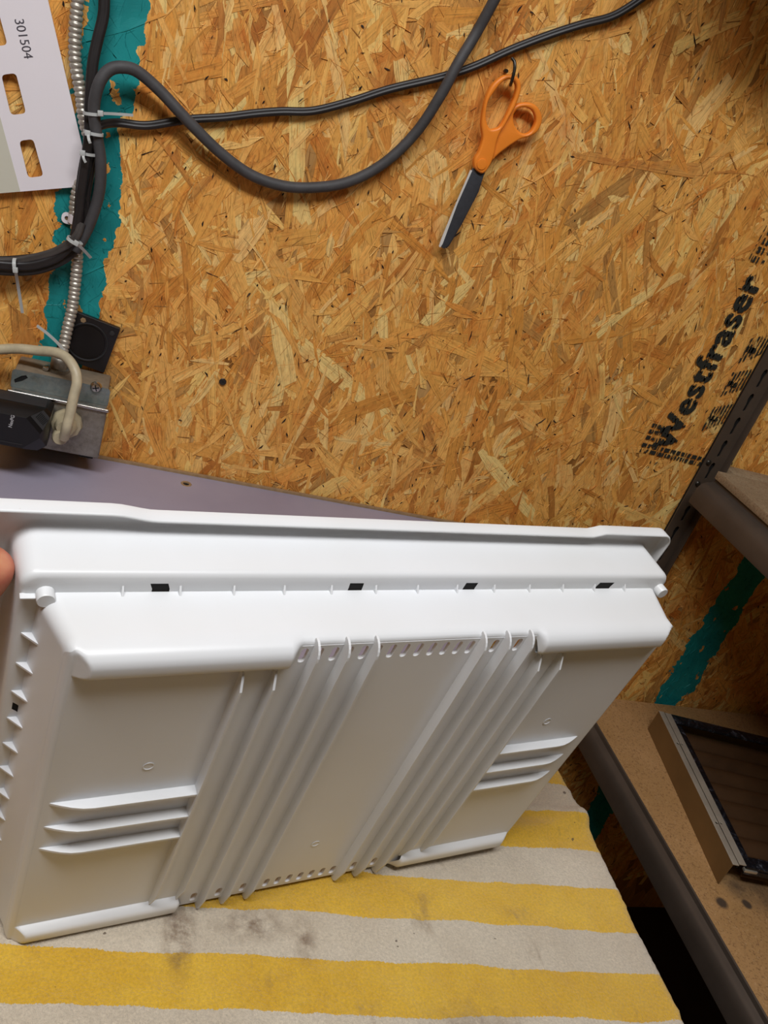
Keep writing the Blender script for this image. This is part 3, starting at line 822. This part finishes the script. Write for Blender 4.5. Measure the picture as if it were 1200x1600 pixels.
def flatprof():
    P = []
    for k in range(20):
        t = 2*math.pi*k/20; r = 1 + .25*abs(math.sin(t))**2 - .28*math.exp(-(math.sin(t)/.3)**2)
        P.append((math.cos(t)*r*.8, math.sin(t)*r*1.05))
    return P
FP = flatprof()
bc = wpath([(122, 330, .980), (126, 285, .978), (133, 245, .976), (142, 215, .974), (155, 197, .972), (185, 192, .988), (230, 196, .992), (290, 187, .992), (350, 183, .9925), (400, 177, .9925), (440, 174, .9925), (490, 173, .9925), (550, 158, .9925), (610, 139, .992), (690, 120, .992), (740, 104, .992), (800, 77, .992), (860, 54, .992), (910, 38, .992), (960, 24, .992), (1010, -8, .992), (1050, -40, .992)], 10, None, (.30, 0, .22))
o = tube('black_flat_cord', bc, .0034, M_CORD, None, 12, FP); tag(o, 'thin black twin cord stretched across the wall behind the grey cable', 'cord')
# cords of the tied bundle
def cord(pts, r, mat, label, prof=FP, pre=None):
    o = tube('bundled_cord', wpath(pts, 10, pre, (-.45, 0, .0)), r, mat, None, 12, prof); tag(o, label, 'cord', 'cords of the bundle by the conduit'); return o
cord([(163, -40, .986), (163, 0, .985), (161, 28, .984), (152, 65, .982), (145, 100, .980), (141, 150, .978), (140, 195, .976), (141, 235, .977), (134, 275, .979), (129, 300, .980), (138, 330, .983), (134, 360, .985), (118, 385, .984), (85, 398, .982), (45, 405, .982), (0, 408, .982), (-50, 405, .98)], .0042, M_CORD, 'black cord coming down from above at the left, on top of the tied bundle', FP, (.0, .0, .7))
cord([(140, 205, .969), (134, 250, .971), (127, 300, .972), (122, 340, .972), (114, 375, .974), (92, 400, .973), (60, 413, .972), (25, 416, .972), (-40, 410, .97)],   .0038, M_CORD, 'black twin cord, middle strand of the tied bundle curving out left')
cord([(148, 215, .980), (140, 270, .981), (134, 310, .981), (136, 345, .981), (124, 380, .981), (100, 405, .978), (60, 421, .976), (20, 424, .976), (-40, 420, .975)], .0038, M_CORD, 'lowest black strand of the tied bundle curving out at the left edge')
cord([(128, 348, .972), (117, 372, .969), (90, 391, .971), (55, 402, .973), (10, 409, .974), (-40, 406, .975)], .0032, M_CORD_G, 'thin grey strand on top of the bundle where it bends left')

# cable ties
def tie(center, Y, dirp, wrap_w, tail, label, loopr=.012):
    """strap hugging the bundle: band from pixel a to b, head, and a tail polyline"""
    (ax, ay), (bx, by) = dirp
    root = empty('cable_tie', at(*center, Y)); tag(root, label, 'cable tie', 'nylon ties on the cables')
    inv = Matrix.Translation(-root.location)
    A0, B0 = at(ax, ay, Y), at(bx, by, Y); mid = (A0+B0)/2
    d = (B0-A0); L = d.length; d.normalize(); n_ = Vector((0, -1, 0)); w = d.cross(n_).normalized()
    bm = bmesh.new(); ring = []
    for k in range(28):
        t = 2*math.pi*k/28; c = mid + d*math.cos(t)*L/2 + n_*math.sin(t)*.0068
        c2 = mid + d*math.cos(t)*(L/2+.0011) + n_*math.sin(t)*.0080
        ring.append([bm.verts.new(c - w*wrap_w/2), bm.verts.new(c + w*wrap_w/2), bm.verts.new(c2 + w*wrap_w/2), bm.verts.new(c2 - w*wrap_w/2)])
    for k in range(28):
        a, b = ring[k], ring[(k+1) % 28]
        for j in range(4): bm.faces.new((a[j], a[(j+1) % 4], b[(j+1) % 4], b[j]))
    o = autosmooth(from_bm('band', bm, M_TIE, root)); o.matrix_parent_inverse = inv
    hp = at(*center, Y-.009)
    T = basis(d, w, d.cross(w), hp)
    o = box('lock_head', (-.0027, -.0026, -.0020), (.0027, .0026, .0020), M_TIE, root, .0006, 2, T); o.matrix_parent_inverse = inv
    tp = [hp] + [at(x, y, Y_) for x, y, Y_ in tail]
    pr = [(.22, -1), (.22, 1), (-.22, 1), (-.22, -1)]
    o = tube('tail', catmull(tp, 5), wrap_w/2*.9, M_TIE, root, 4, pr); o.matrix_parent_inverse = inv
tie((157, 177), .972, [(131, 176), (160, 179)], .0030, [(180, 178, .975), (208, 180, .985)], 'clear nylon tie with a straight tail across the teal paint, uppermost of the ties')
tie((137, 208), .970, [(132, 205), (160, 211)], .0030, [(139, 218, .955), (141, 224, .955)], 'clear nylon tie with a short bent stub where the black cord leaves the bundle')
tie((129, 239), .974, [(128, 238), (150, 242)], .0028, [(131, 248, .962), (134, 254, .962)], 'clear nylon tie beside the lower right corner of the white sheet')
tie((119, 380), .966, [(106, 371), (127, 383)], .0034, [(130, 390, .965), (142, 403, .975)], 'clear nylon tie with a slanting tail where the bundle bends left')
tie((24, 422), .968, [(23, 405), (25, 423)], .0036, [(28, 445, .975), (35, 489, .985)], 'clear nylon tie with a long tail hanging down near the left edge')
o = tube('loose_tie_tail', catmull([at(58, 509, .985), at(75, 522, .975), at(92, 538, .960), at(100, 549, .952)], 6), .0016, M_TIE, None, 4, [(.3, -1), (.3, 1), (-.3, 1), (-.3, -1)])
tag(o, 'thin translucent tie end pointing up left from the ivory cable', 'cable tie', 'nylon ties on the cables')
# white mounting clip on the conduit
clip = empty('conduit_clip', at(112, 342, .994)); tag(clip, 'small white screw-down clip holding the conduit against the teal stripe', 'clip')
cinv = Matrix.Translation(-clip.location)
pc_ = at(109, 342, .9965)
o = plate('clip_foot', [rrect(-.0085, -.0060, .012, .0060, .0050), circ(-.0030, 0, .0024, 14)], .002, M_CARD, clip, on_wall(pc_.x, pc_.z, .9965, -.05)); o.matrix_parent_inverse = cinv
pq = at(120, 343, .990)
bm = bmesh.new(); arc = [Vector((pq.x-.009*math.cos(t), .9975-.017*math.sin(t), pq.z)) for t in [math.pi*k/10 for k in range(11)]]
tube_bm(bm, arc, .0045, 4, True, [(.16, -1), (.16, 1), (-.16, 1), (-.16, -1)], Vector((-1, 0, 0)))
o = autosmooth(from_bm('clip_strap', bm, M_CARD, clip)); o.matrix_parent_inverse = cinv
o = lathe('clip_screw', [(.0020, 0), (.0018, .001), (.0, .0012)], M_CHROME, clip, on_wall(pc_.x-.0030, pc_.z, .9962), 12); o.matrix_parent_inverse = cinv

# ------------------------------------------------------------------ flat black device behind the outlet box
pb = at(136, 535, .990)
dev = empty('square_black_jack_plate', (pb.x, .994, pb.z)); tag(dev, 'flat square black plastic plate with a ring, between conduit and outlet box', 'plate')
Md = on_wall(0, 0, 0, math.radians(-9)) ; Md.translation = (0, 0, 0)
plate('plate_body', [rrect(-.0295, -.0300, .0295, .0300, .0012)], .007, M_BLACK, dev, Md @ Matrix.Translation((0, 0, -.001)), .0005)
lathe('ring', [(.0215, .002), (.0225, .0042), (.0232, .0042), (.0238, .002)], M_BLACKM, dev, Md, 40)
lathe('dial', [(.0205, .002), (.0200, .0034), (.0, .0036)], M_BLACKG, dev, Md, 40)
lathe('screw_head', [(.0032, .0024), (.0028, .0040), (.0, .0044)], M_BLACKM, dev, Md @ Matrix.Translation((.0225, .0215, 0)), 14)
lathe('wood_chip_mark', [(.0034, .0024), (.003, .0029), (.0, .003)], M_TAN, dev, Md @ Matrix.Translation((-.012, .0235, 0)), 6)

# ------------------------------------------------------------------ steel outlet box
BX0, BX1 = -.1045, .0030; ZTOP = H - .408; ZBOT = H - .494; YF = .952
jb = empty('outlet_box', (-.05, .97, ZBOT)); tag(jb, 'galvanised steel outlet box screwed to the wall just above the lilac bench', 'outlet box')
jinv = Matrix.Translation((.05, -.97, -ZBOT))
def jp(o): o.matrix_parent_inverse = jinv; return o
jp(box('box_body', (BX0+.002, YF+.001, ZBOT), (BX1-.002, .9972, ZTOP), M_GALV_D, jb, .003))
cover = plate('cover_plate', [rrect(BX0, -.0235, BX1, .0, .004), [(BX0+.003+.012*c, -.0095 + s) for c, s in ((0, -.003), (.6, .0032), (1.0, .0052), (1.2, .0022), (.7, -.0032), (.1, -.0070))]], .0016, M_GALV_B, jb, basis((1, 0, 0), (0, 0, 1), (0, -1, 0), (0, YF, ZTOP))); jp(cover)
# raised cover: bright bent top edge, deep front
yr = YF - .014
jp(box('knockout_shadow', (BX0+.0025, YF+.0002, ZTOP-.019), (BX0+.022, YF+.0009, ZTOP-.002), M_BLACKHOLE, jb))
jp(box('raised_cover', (BX0+.001, yr, ZBOT-.001), (BX1+.0005, YF-.0008, ZTOP-.0215), M_GALV, jb, .0022, 3))
jp(box('bent_edge', (BX0-.0015, yr-.0035, ZTOP-.0232), (BX1+.0025, yr+.003, ZTOP-.0190), M_CHROME, jb, .0016, 3))
# screw with a cross recess
ps = at(150, 605, YF-.002)
jp(lathe('cover_screw', [(.0068, 0), (.0066, .0014), (.0048, .0036), (.0, .0044)], M_CHROME, jb, on_wall(ps.x, ps.z, YF-.0012), 20))
bm = bmesh.new(); 
for a in (20, 110):
    R = Matrix.Rotation(math.radians(a), 4, 'Z'); box_bm(bm, (-.0036, -.0006, .0034), (.0036, .0006, .0046), 0, 1, on_wall(ps.x, ps.z, YF-.0012) @ R)
jp(from_bm('screw_cross', bm, M_BLACKHOLE, jb))
# knock-out and locknut where the conduit enters
pk = flat(92, 566, ZTOP+.001)
jp(lathe('conduit_connector', [(.0125, 0), (.0125, .004), (.0095, .004), (.0095, .015), (.0080, .017), (.0, .017)], M_GALV, jb, Matrix.Translation((pk.x+.002, .975, ZTOP)), 20))
jp(lathe('clamp_screw', [(.0034, 0), (.0034, .003), (.0, .004)], M_CHROME, jb, Matrix.Translation((pk.x-.011, .966, ZTOP+.004)) @ Matrix.Rotation(math.radians(90), 4, 'X'), 12))
jp(box('lower_lip', (BX1-.022, yr+.002, ZBOT-.0035), (BX1-.006, yr+.010, ZBOT-.0005), M_BLACKHOLE, jb, .0006))

# ------------------------------------------------------------------ black power adapter plugged into the box
ad = empty('black_power_adapter', (-.125, .915, H-.45)); tag(ad, 'black plug-in power adapter with vents and small white script, on the steel outlet box', 'power adapter')
ainv = Matrix.Translation(-ad.location)
def ap(o): o.matrix_parent_inverse = ainv; return o
AZ0, AZ1, AXR, AXL, AYF, AYB = H-.479, H-.4265, -.054, -.158, .884, yr-.0005
def oct_ring(y, ins, ch):
    x0, x1, z0, z1 = AXL+ins, AXR-ins, AZ0+ins, AZ1-ins
    return [(x0+ch, y, z0), (x1-ch, y, z0), (x1, y, z0+ch), (x1, y, z1-ch), (x1-ch, y, z1), (x0+ch, y, z1), (x0, y, z1-ch), (x0, y, z0+ch)]
bm = bmesh.new(); rr = [[bm.verts.new(p) for p in oct_ring(*q)] for q in ((AYB, .003, .004), (.930, .0, .005), (.906, .0, .006), (.9005, .0006, .008), (.889, .0055, .015), (.886, .0075, .016))]
for a, b in zip(rr, rr[1:]):
    for k in range(8): bm.faces.new((a[k], a[(k+1) % 8], b[(k+1) % 8], b[k]))
bm.faces.new(rr[0][::-1]); bm.faces.new(rr[-1])
ap(autosmooth(from_bm('adapter_body', bm, M_BLACKG, ad), 20))
ap(box('top_band', (AXL, .9065, AZ1-.0006), (AXR-.007, .9280, AZ1+.0006), M_BLACKM, ad, .0004))
# vent louvres on the bevelled corner
c1, c2, c3, c4 = [Vector(rr_) for rr_ in (oct_ring(.9005, .0006, .008)[3], oct_ring(.9005, .0006, .008)[4], oct_ring(.889, .0055, .015)[4], oct_ring(.889, .0055, .015)[3])]
ex = ((c2-c1)+(c3-c4)).normalized(); ey = ((c4-c1)+(c3-c2)).normalized(); en = ex.cross(ey).normalized()
if en.y > 0: en = -en
cc0 = (c1+c2+c3+c4)/4
q = [v + en*.0006 for v in (cc0+(c1-cc0)*.96, cc0+(c2-cc0)*.96, cc0+(c3-cc0)*.96, cc0+(c4-cc0)*.96)]
q2 = [v - en*.0006 for v in q]
ap(from_py('vent_panel', q+q2, [(0, 1, 2, 3), (7, 6, 5, 4), (0, 4, 5, 1), (1, 5, 6, 2), (2, 6, 7, 3), (3, 7, 4, 0)], M_BLACKM, ad))
for k in range(7):
    c0 = cc0 + ex*(-.0054+.0018*k) + en*.0008
    T = basis(ex, ey, ex.cross(ey), c0)
    ap(box('vent_slit', (-.0004, -.0042, -.0003), (.0004, .0042, .0003), M_BLACKHOLE, ad, 0, 1, T))
lp = at(15, 668, .8855)
ap(text_mesh('adapter_script', 'NexPG', .0052, M_LOGO, ad, basis((0.10, 0, .99), (-.99, 0, .10), (0, -1, 0), (lp.x+.002, .8854, lp.z)), .00004, 1.0, .0001))
ap(box('trim_line', (AXR-.055, .8852, AZ0+.0115), (AXR-.024, .8860, AZ0+.0125), M_BLACKM, ad))
ap(box('trim_line', (AXR-.075, .8852, AZ0+.0115), (AXR-.062, .8860, AZ0+.0125), M_BLACKM, ad))

# ------------------------------------------------------------------ ivory plug and its cable
pp_ = at(104, 662, .930)
pl_ = empty('ivory_plug', (pp_.x, .930, pp_.z)); tag(pl_, 'round ivory plug pushed into the steel outlet box beside the black adapter', 'plug')
Mp = on_wall(0, 0, 0); Mp.translation = (0, 0, 0)
lathe('plug_body', [(.0160, -.0070), (.0178, -.0035), (.0178, .0015), (.0165, .0045), (.0130, .0060), (.0115, .0120), (.0095, .0150), (.0, .0150)], M_IVORY2, pl_, Mp, 10)
lathe('plug_collar', [(.0085, 0), (.0092, .002), (.0088, .010), (.0072, .012), (.0, .012)], M_IVORY2, pl_, Mp @ Matrix.Translation((-.004, -.012, .006)), 20)
ic = wpath([(100, 684, .909), (104, 668, .902), (109, 648, .905), (115, 620, .911), (120, 598, .917), (117, 578, .924), (105, 560, .935), (88, 551, .945), (60, 548, .955), (30, 545, .960), (0, 546, .962), (-40, 550, .965), (-90, 560, .965)], 8, None, (-.45, 0, -.03))
o = tube('ivory_cable', ic, .0057, M_IVORY, None, 14); tag(o, 'dirty ivory cable arching from its plug over the outlet box to the left', 'cable')

# ------------------------------------------------------------------ scissors and hook
def scissors():
    P0 = at(750, 252, .985)                    # pivot
    root = empty('scissors', P0); tag(root, 'orange-handled scissors with black blades hanging from a hook on the wall', 'scissors')
    Ms = basis((1, 0, 0), (0, 0, 1), (0, -1, 0), (0, 0, 0))
    def L(px, py): p = at(px, py, .985) - P0; return (p.x, p.z)
    def lp(pts, n=5):
        q = [Vector((*L(*p_), 0)) for p_ in pts]; m = len(q); out = []
        for i in range(m):
            a, b, c, d = q[i-1], q[i], q[(i+1) % m], q[(i+2) % m]
            for k in range(n):
                t = k/n; v = .5*((2*b)+(c-a)*t+(2*a-5*b+4*c-d)*t*t+(3*b-a-3*c+d)*t**3); out.append((v.x, v.y))
        return out
    big_o = lp([(740, 262), (739, 248), (746, 235), (752, 215), (750, 195), (752, 175), (757, 152), (767, 132), (784, 118), (800, 117), (810, 126), (811, 142), (803, 165), (792, 185), (781, 203), (774, 220), (770, 240), (763, 258), (752, 270)])
    big_i = lp([(762, 199), (757, 182), (760, 160), (772, 140), (785, 126), (797, 124), (804, 133), (802, 148), (793, 170), (781, 194), (772, 200)])
    sm_o = lp([(768, 250), (772, 230), (775, 212), (786, 196), (796, 178), (802, 167), (813, 161), (830, 161), (842, 170), (847, 187), (840, 205), (826, 214), (812, 218), (796, 228), (780, 240)])
    sm_i = lp([(812, 206), (804, 196), (802, 182), (808, 171), (820, 168), (832, 173), (837, 188), (831, 203), (822, 209)])
    plate('long_handle', [big_o, big_i], .0095, M_ORANGE, root, Ms @ Matrix.Translation((0, 0, .0020)), .0026, 4)
    plate('thumb_handle', [sm_o, sm_i], .0090, M_ORANGE, root, Ms @ Matrix.Translation((0, 0, -.0028)), .0026, 4)
    pv = L(750, 255)
    lathe('pivot_cap', [(.0062, .0068), (.0058, .0078), (.0030, .0082), (.0, .0080)], M_ORANGE, root, Ms @ Matrix.Translation((pv[0], pv[1], 0)), 24)
    b1 = [L(*p_) for p_ in ((738, 262), (757, 270), (737, 318), (700, 383), (694, 388), (689, 386), (690, 378), (712, 320))]
    plate('front_blade', [b1], .0016, M_BLADE, root, Ms @ Matrix.Translation((0, 0, .0012)), .0004)
    e1 = [L(*p_) for p_ in ((734, 265), (737, 266), (714, 318), (691, 380), (687, 386), (685, 384), (689, 372), (712, 316))]
    plate('ground_edge', [e1], .0012, M_EDGE, root, Ms @ Matrix.Translation((0, 0, .0018)))
    b2 = [L(*p_) for p_ in ((742, 262), (758, 268), (748, 300), (722, 350), (702, 384), (698, 388), (693, 386), (715, 330))]
    plate('rear_blade', [b2], .0016, M_BLADE, root, Ms @ Matrix.Translation((0, 0, -.0012)))
scissors()
hk = [at(799, 130, .9975), at(798, 131, .985), at(798, 132, .972), at(801, 122, .965), at(804, 108, .965), at(804, 97, .967), at(800, 91, .970)]
root = empty('wall_hook', at(799, 130, .997)); tag(root, 'small bent wire hook above the orange scissors, going through their loop', 'hook')
inv = Matrix.Translation(-root.location)
o = tube('hook_wire', catmull(hk, 8), .0018, M_HOOK, root, 10); o.matrix_parent_inverse = inv
pz = at(791, 111, .995)
o = lathe('hook_stub', [(.0022, 0), (.0022, .005), (.0012, .007), (.0, .007)], M_HOOK, root, on_wall(pz.x, pz.z, .9985), 10); o.matrix_parent_inverse = inv

# ------------------------------------------------------------------ steel shelving at the right
def prism_y(name, prof, y0, y1, mat, parent=None, ang=30):
    bm = bmesh.new(); a = [bm.verts.new((x, y0, z)) for x, z in prof]; b = [bm.verts.new((x, y1, z)) for x, z in prof]
    n = len(prof)
    for k in range(n): j = (k+1) % n; bm.faces.new((a[k], a[j], b[j], b[k]))
    bm.faces.new(a[::-1]); bm.faces.new(b)
    return autosmooth(from_bm(name, bm, mat, parent), ang)
sh = empty('shelving_rack', (1.30, .70, 0)); tag(sh, 'dark steel shelving rack with particle board shelves standing right of the workbench', 'shelving')
sinv = Matrix.Translation((-1.30, -.70, 0))
def sp_(o): o.matrix_parent_inverse = sinv; return o
XL = .8635
PZ1 = 2.2
def post(xl, yw, sgn=1):
    w = .0365; loops = [[(0, 0), (w, 0), (w, PZ1), (0, PZ1)]]
    z = .06
    while z < PZ1 - .05:
        zc = z; c = .0175
        # keyhole slot: round head above, narrow tail
        loops.append([(c-.0036, zc+.012), (c-.0010, zc+.0155), (c+.0025, zc+.0140), (c+.0040, zc+.010), (c+.0025, zc+.004), (c+.0022, zc-.004), (c+.0022, zc-.012), (c-.0003, zc-.0145), (c-.0024, zc-.012), (c-.0024, zc-.002), (c-.0042, zc+.006)])
        z += .0390
    sp_(plate('post_web', loops, .0018, M_POST, sh, basis((1, 0, 0), (0, 0, 1), (0, -1, 0), (xl, yw, 0))))
    sp_(box('post_flange', (xl+w-.0018, yw-.013, 0), (xl+w, yw, PZ1), M_POST, sh, .0004))
# line the slots up with those seen in the photograph
post(XL, .990)
sp_(box('post_slot_shade', (XL+.002, .9935, 0), (XL+.034, .9965, PZ1), M_BLACKHOLE, sh))  # black sheet behind the slots, painting the shade seen through them
sp_(box('post_flange', (1.86, .96, 0), (1.862, .99, PZ1), M_POST, sh)); 
for x in (XL, 1.83):
    sp_(box('front_post', (x, .268, 0), (x+.03, .270, PZ1), M_POST, sh, .0004)); sp_(box('front_post', (x, .238, 0), (x+.002, .268, PZ1), M_POST, sh, .0004)) if x > 1 else None
def beam_profile(x, zt, h=.046, w_=True):
    # rolled beam: small lip beside the board, rounded shoulder, flat outer face, turned-in foot
    k_ = .55 if w_ else 1.0
    return [(x0_ + (x_-x0_)*k_, z_) for x0_ in (x+.033,) for x_, z_ in [(x+.0330, zt-.001), (x+.0330, zt+.0030), (x+.0300, zt+.0045), (x+.0270, zt+.0030), (x+.0245, zt-.0030), (x+.0185, zt-.0052), (x+.0120, zt-.0070), (x+.0060, zt-.0110), (x+.0022, zt-.0170), (x+.0010, zt-.0230), (x+.0, zt-h+.004), (x+.0008, zt-h), (x+.009, zt-h), (x+.009, zt-h+.0020), (x+.004, zt-h+.003), (x+.0045, zt-.0240), (x+.010, zt-.0140), (x+.020, zt-.0090), (x+.0300, zt-.0070)]]
def shelf(zt, xl, y0=.26, lower=True):
    sp_(prism_y('side_beam', beam_profile(xl-.030, zt), y0, .958, M_STEEL_D, sh))
    sp_(box('shelf_board', (xl+.0050, y0, zt-.0125), (1.85, .9850, zt), M_PART, sh, .0008))
    sp_(box('rear_beam', (xl+.03, .9862, zt-.044), (1.85, .9885, zt-.013), M_STEEL_D, sh, .0005))
    sp_(box('front_beam', (xl+.005, y0-.003, zt-.046), (1.85, y0-.0005, zt+.002), M_STEEL_D, sh, .0005))
ZL = H - .8100; ZU = H - .3345
shelf(ZL, .866)
# upper shelf: board rests on the beam, its raw edge showing
def upper(zt, y0=.30):
    b = beam_profile(.846, zt-.0150, .044, False)
    sp_(prism_y('side_beam', b, y0, .958, M_STEEL_D, sh))
    sp_(box('shelf_board', (.8640+.003, y0, zt-.0125), (1.85, .9580, zt), M_PART_E, sh, .0010))
    sp_(box('shelf_board', (.9015, .9585, zt-.0125), (1.85, .9925, zt), M_PART_E, sh, .0010))
upper(ZU); 
upper(H + .26)
# bolts through the post where the upper shelf is fixed
for px, py in ((1108, 723), (1091, 756)):
    p = at(px, py, .987); sp_(lathe('post_rivet', [(.0035, 0), (.0042, .0012), (.0030, .0030), (.0, .0036)], M_HOOK, sh, on_wall(p.x, p.z, .9888), 10))

# ------------------------------------------------------------------ louvred aluminium frame on the lower shelf
FA = Vector((.921, .607, ZL)); FB = Vector((.9765, .914, ZL))
ly = (FB-FA); LL = ly.length; ly.normalize(); lx = Vector((ly.y, -ly.x, 0))
FR = basis(lx, ly, (0, 0, 1), FA)
fr = empty('louvred_frame', mat4=FR); tag(fr, 'aluminium frame with dark louvres and black gasket film, lying on the lower shelf', 'louvre frame')
FW_, FH = .42, .0425
box('side_panel', (0, 0, 0.0003), (.0012, LL, FH), M_ALU_S, fr)
box('side_panel', (FW_-.0012, 0, .0003), (FW_, LL, FH), M_ALU_S, fr)
box('rear_panel', (.0012, LL-.0012, .0003), (FW_-.0012, LL, FH), M_ALU_S, fr)
# top flange: outer rounded strip, groove, inner flat strip
for s_, x in ((1, 0), (-1, FW_)):
    def X(v): return x + s_*v
    o = plate('outer_flange', [[(X(0), 0), (X(.0100), 0), (X(.0100), LL), (X(0), LL)][::s_], circ(X(.0068), LL*.235, .0022, 10), circ(X(.0068), LL*.755, .0022, 10)], .0020, M_ALU, fr, Matrix.Translation((0, 0, FH)), .0006)
    o = plate('inner_flange', [[(X(.0112), .002), (X(.0225), .002), (X(.0225), LL-.002), (X(.0112), LL-.002)][::s_], circ(X(.0142), LL*.235, .0019, 10), circ(X(.0142), LL*.755, .0019, 10)], .0020, M_ALU, fr, Matrix.Translation((0, 0, FH+.0006)), .0004)
    box('flange_groove', (min(X(.0096), X(.0116)), .002, FH-.006), (max(X(.0096), X(.0116)), LL-.002, FH-.0012), M_BLACKHOLE, fr)
for y0 in (0.0, LL-.020): box('cross_flange', (.0225, y0, FH-.004), (FW_-.0225, y0+.020, FH+.0006), M_FILM, fr, .0012)
box('front_lip', (.0225, -.0012, FH-.012), (FW_-.0225, .0004, FH-.004), M_FILM, fr)
box('tape_corner', (.0215, -.0022, FH-.0085), (.0420, .0050, FH-.0035), M_FOIL, fr, .001)
for a, b in (((.0228, .020), (.0400, LL-.020)), ((FW_-.040, .020), (FW_-.0228, LL-.020))):
    box('gasket_film', (a[0], a[1], FH-.012), (b[0], b[1], FH-.0035), M_FILM, fr, .003, 3)
NS = 8
for k in range(NS):
    y = .030 + (LL-.060)*k/(NS-1); bm = bmesh.new(); pr = []
    for j in range(7):
        t_ = j/6; pr.append((y - .018 + .030*t_, FH - .030 + .014*math.sin(t_*math.pi*.75)))
    top = [[bm.verts.new((x, yy, zz)) for yy, zz in pr] for x in (.036, FW_-.036)]
    bot = [[bm.verts.new((x, yy, zz-.0015)) for yy, zz in pr] for x in (.036, FW_-.036)]
    for j in range(6):
        bm.faces.new((top[0][j], top[0][j+1], top[1][j+1], top[1][j])); bm.faces.new((bot[0][j+1], bot[0][j], bot[1][j], bot[1][j+1]))
    for S_ in (0, 1):
        for j in range(6): bm.faces.new((top[S_][j], bot[S_][j], bot[S_][j+1], top[S_][j+1]))
    for j in (0, 6): bm.faces.new((top[0][j], top[1][j], bot[1][j], bot[0][j]))
    autosmooth(from_bm('slat', bm, M_SLAT, fr), 40)

# board shelf added out of view, put in to shade the wall's upper right
ws = empty('added_shade_shelf', (.75, .88, H+.34)); tag(ws, 'added board shelf, out of view, that shades the upper right of the wall', 'shelf')
for o in (box('shelf_board', (.43, .74, H+.315), (.858, .9975, H+.333), M_PART_E, ws, .001), box('added_bracket', (.70, .80, H+.295), (.72, .9975, H+.3148), M_STEEL_D, ws, .001)):
    o.matrix_parent_inverse = Matrix.Translation((-.75, -.88, -H-.34))

# ceiling fixture that carries the light
fx = empty('ceiling_tube_light', (-.05, -.08, ZT)); tag(fx, 'ceiling tube light fitting above the bench, out of the photograph', 'ceiling light')
box('fixture_body', (-.64, -.16, -.035), (.64, .16, -.0005), M_CEIL, fx, .004)

bpy.context.view_layer.update()
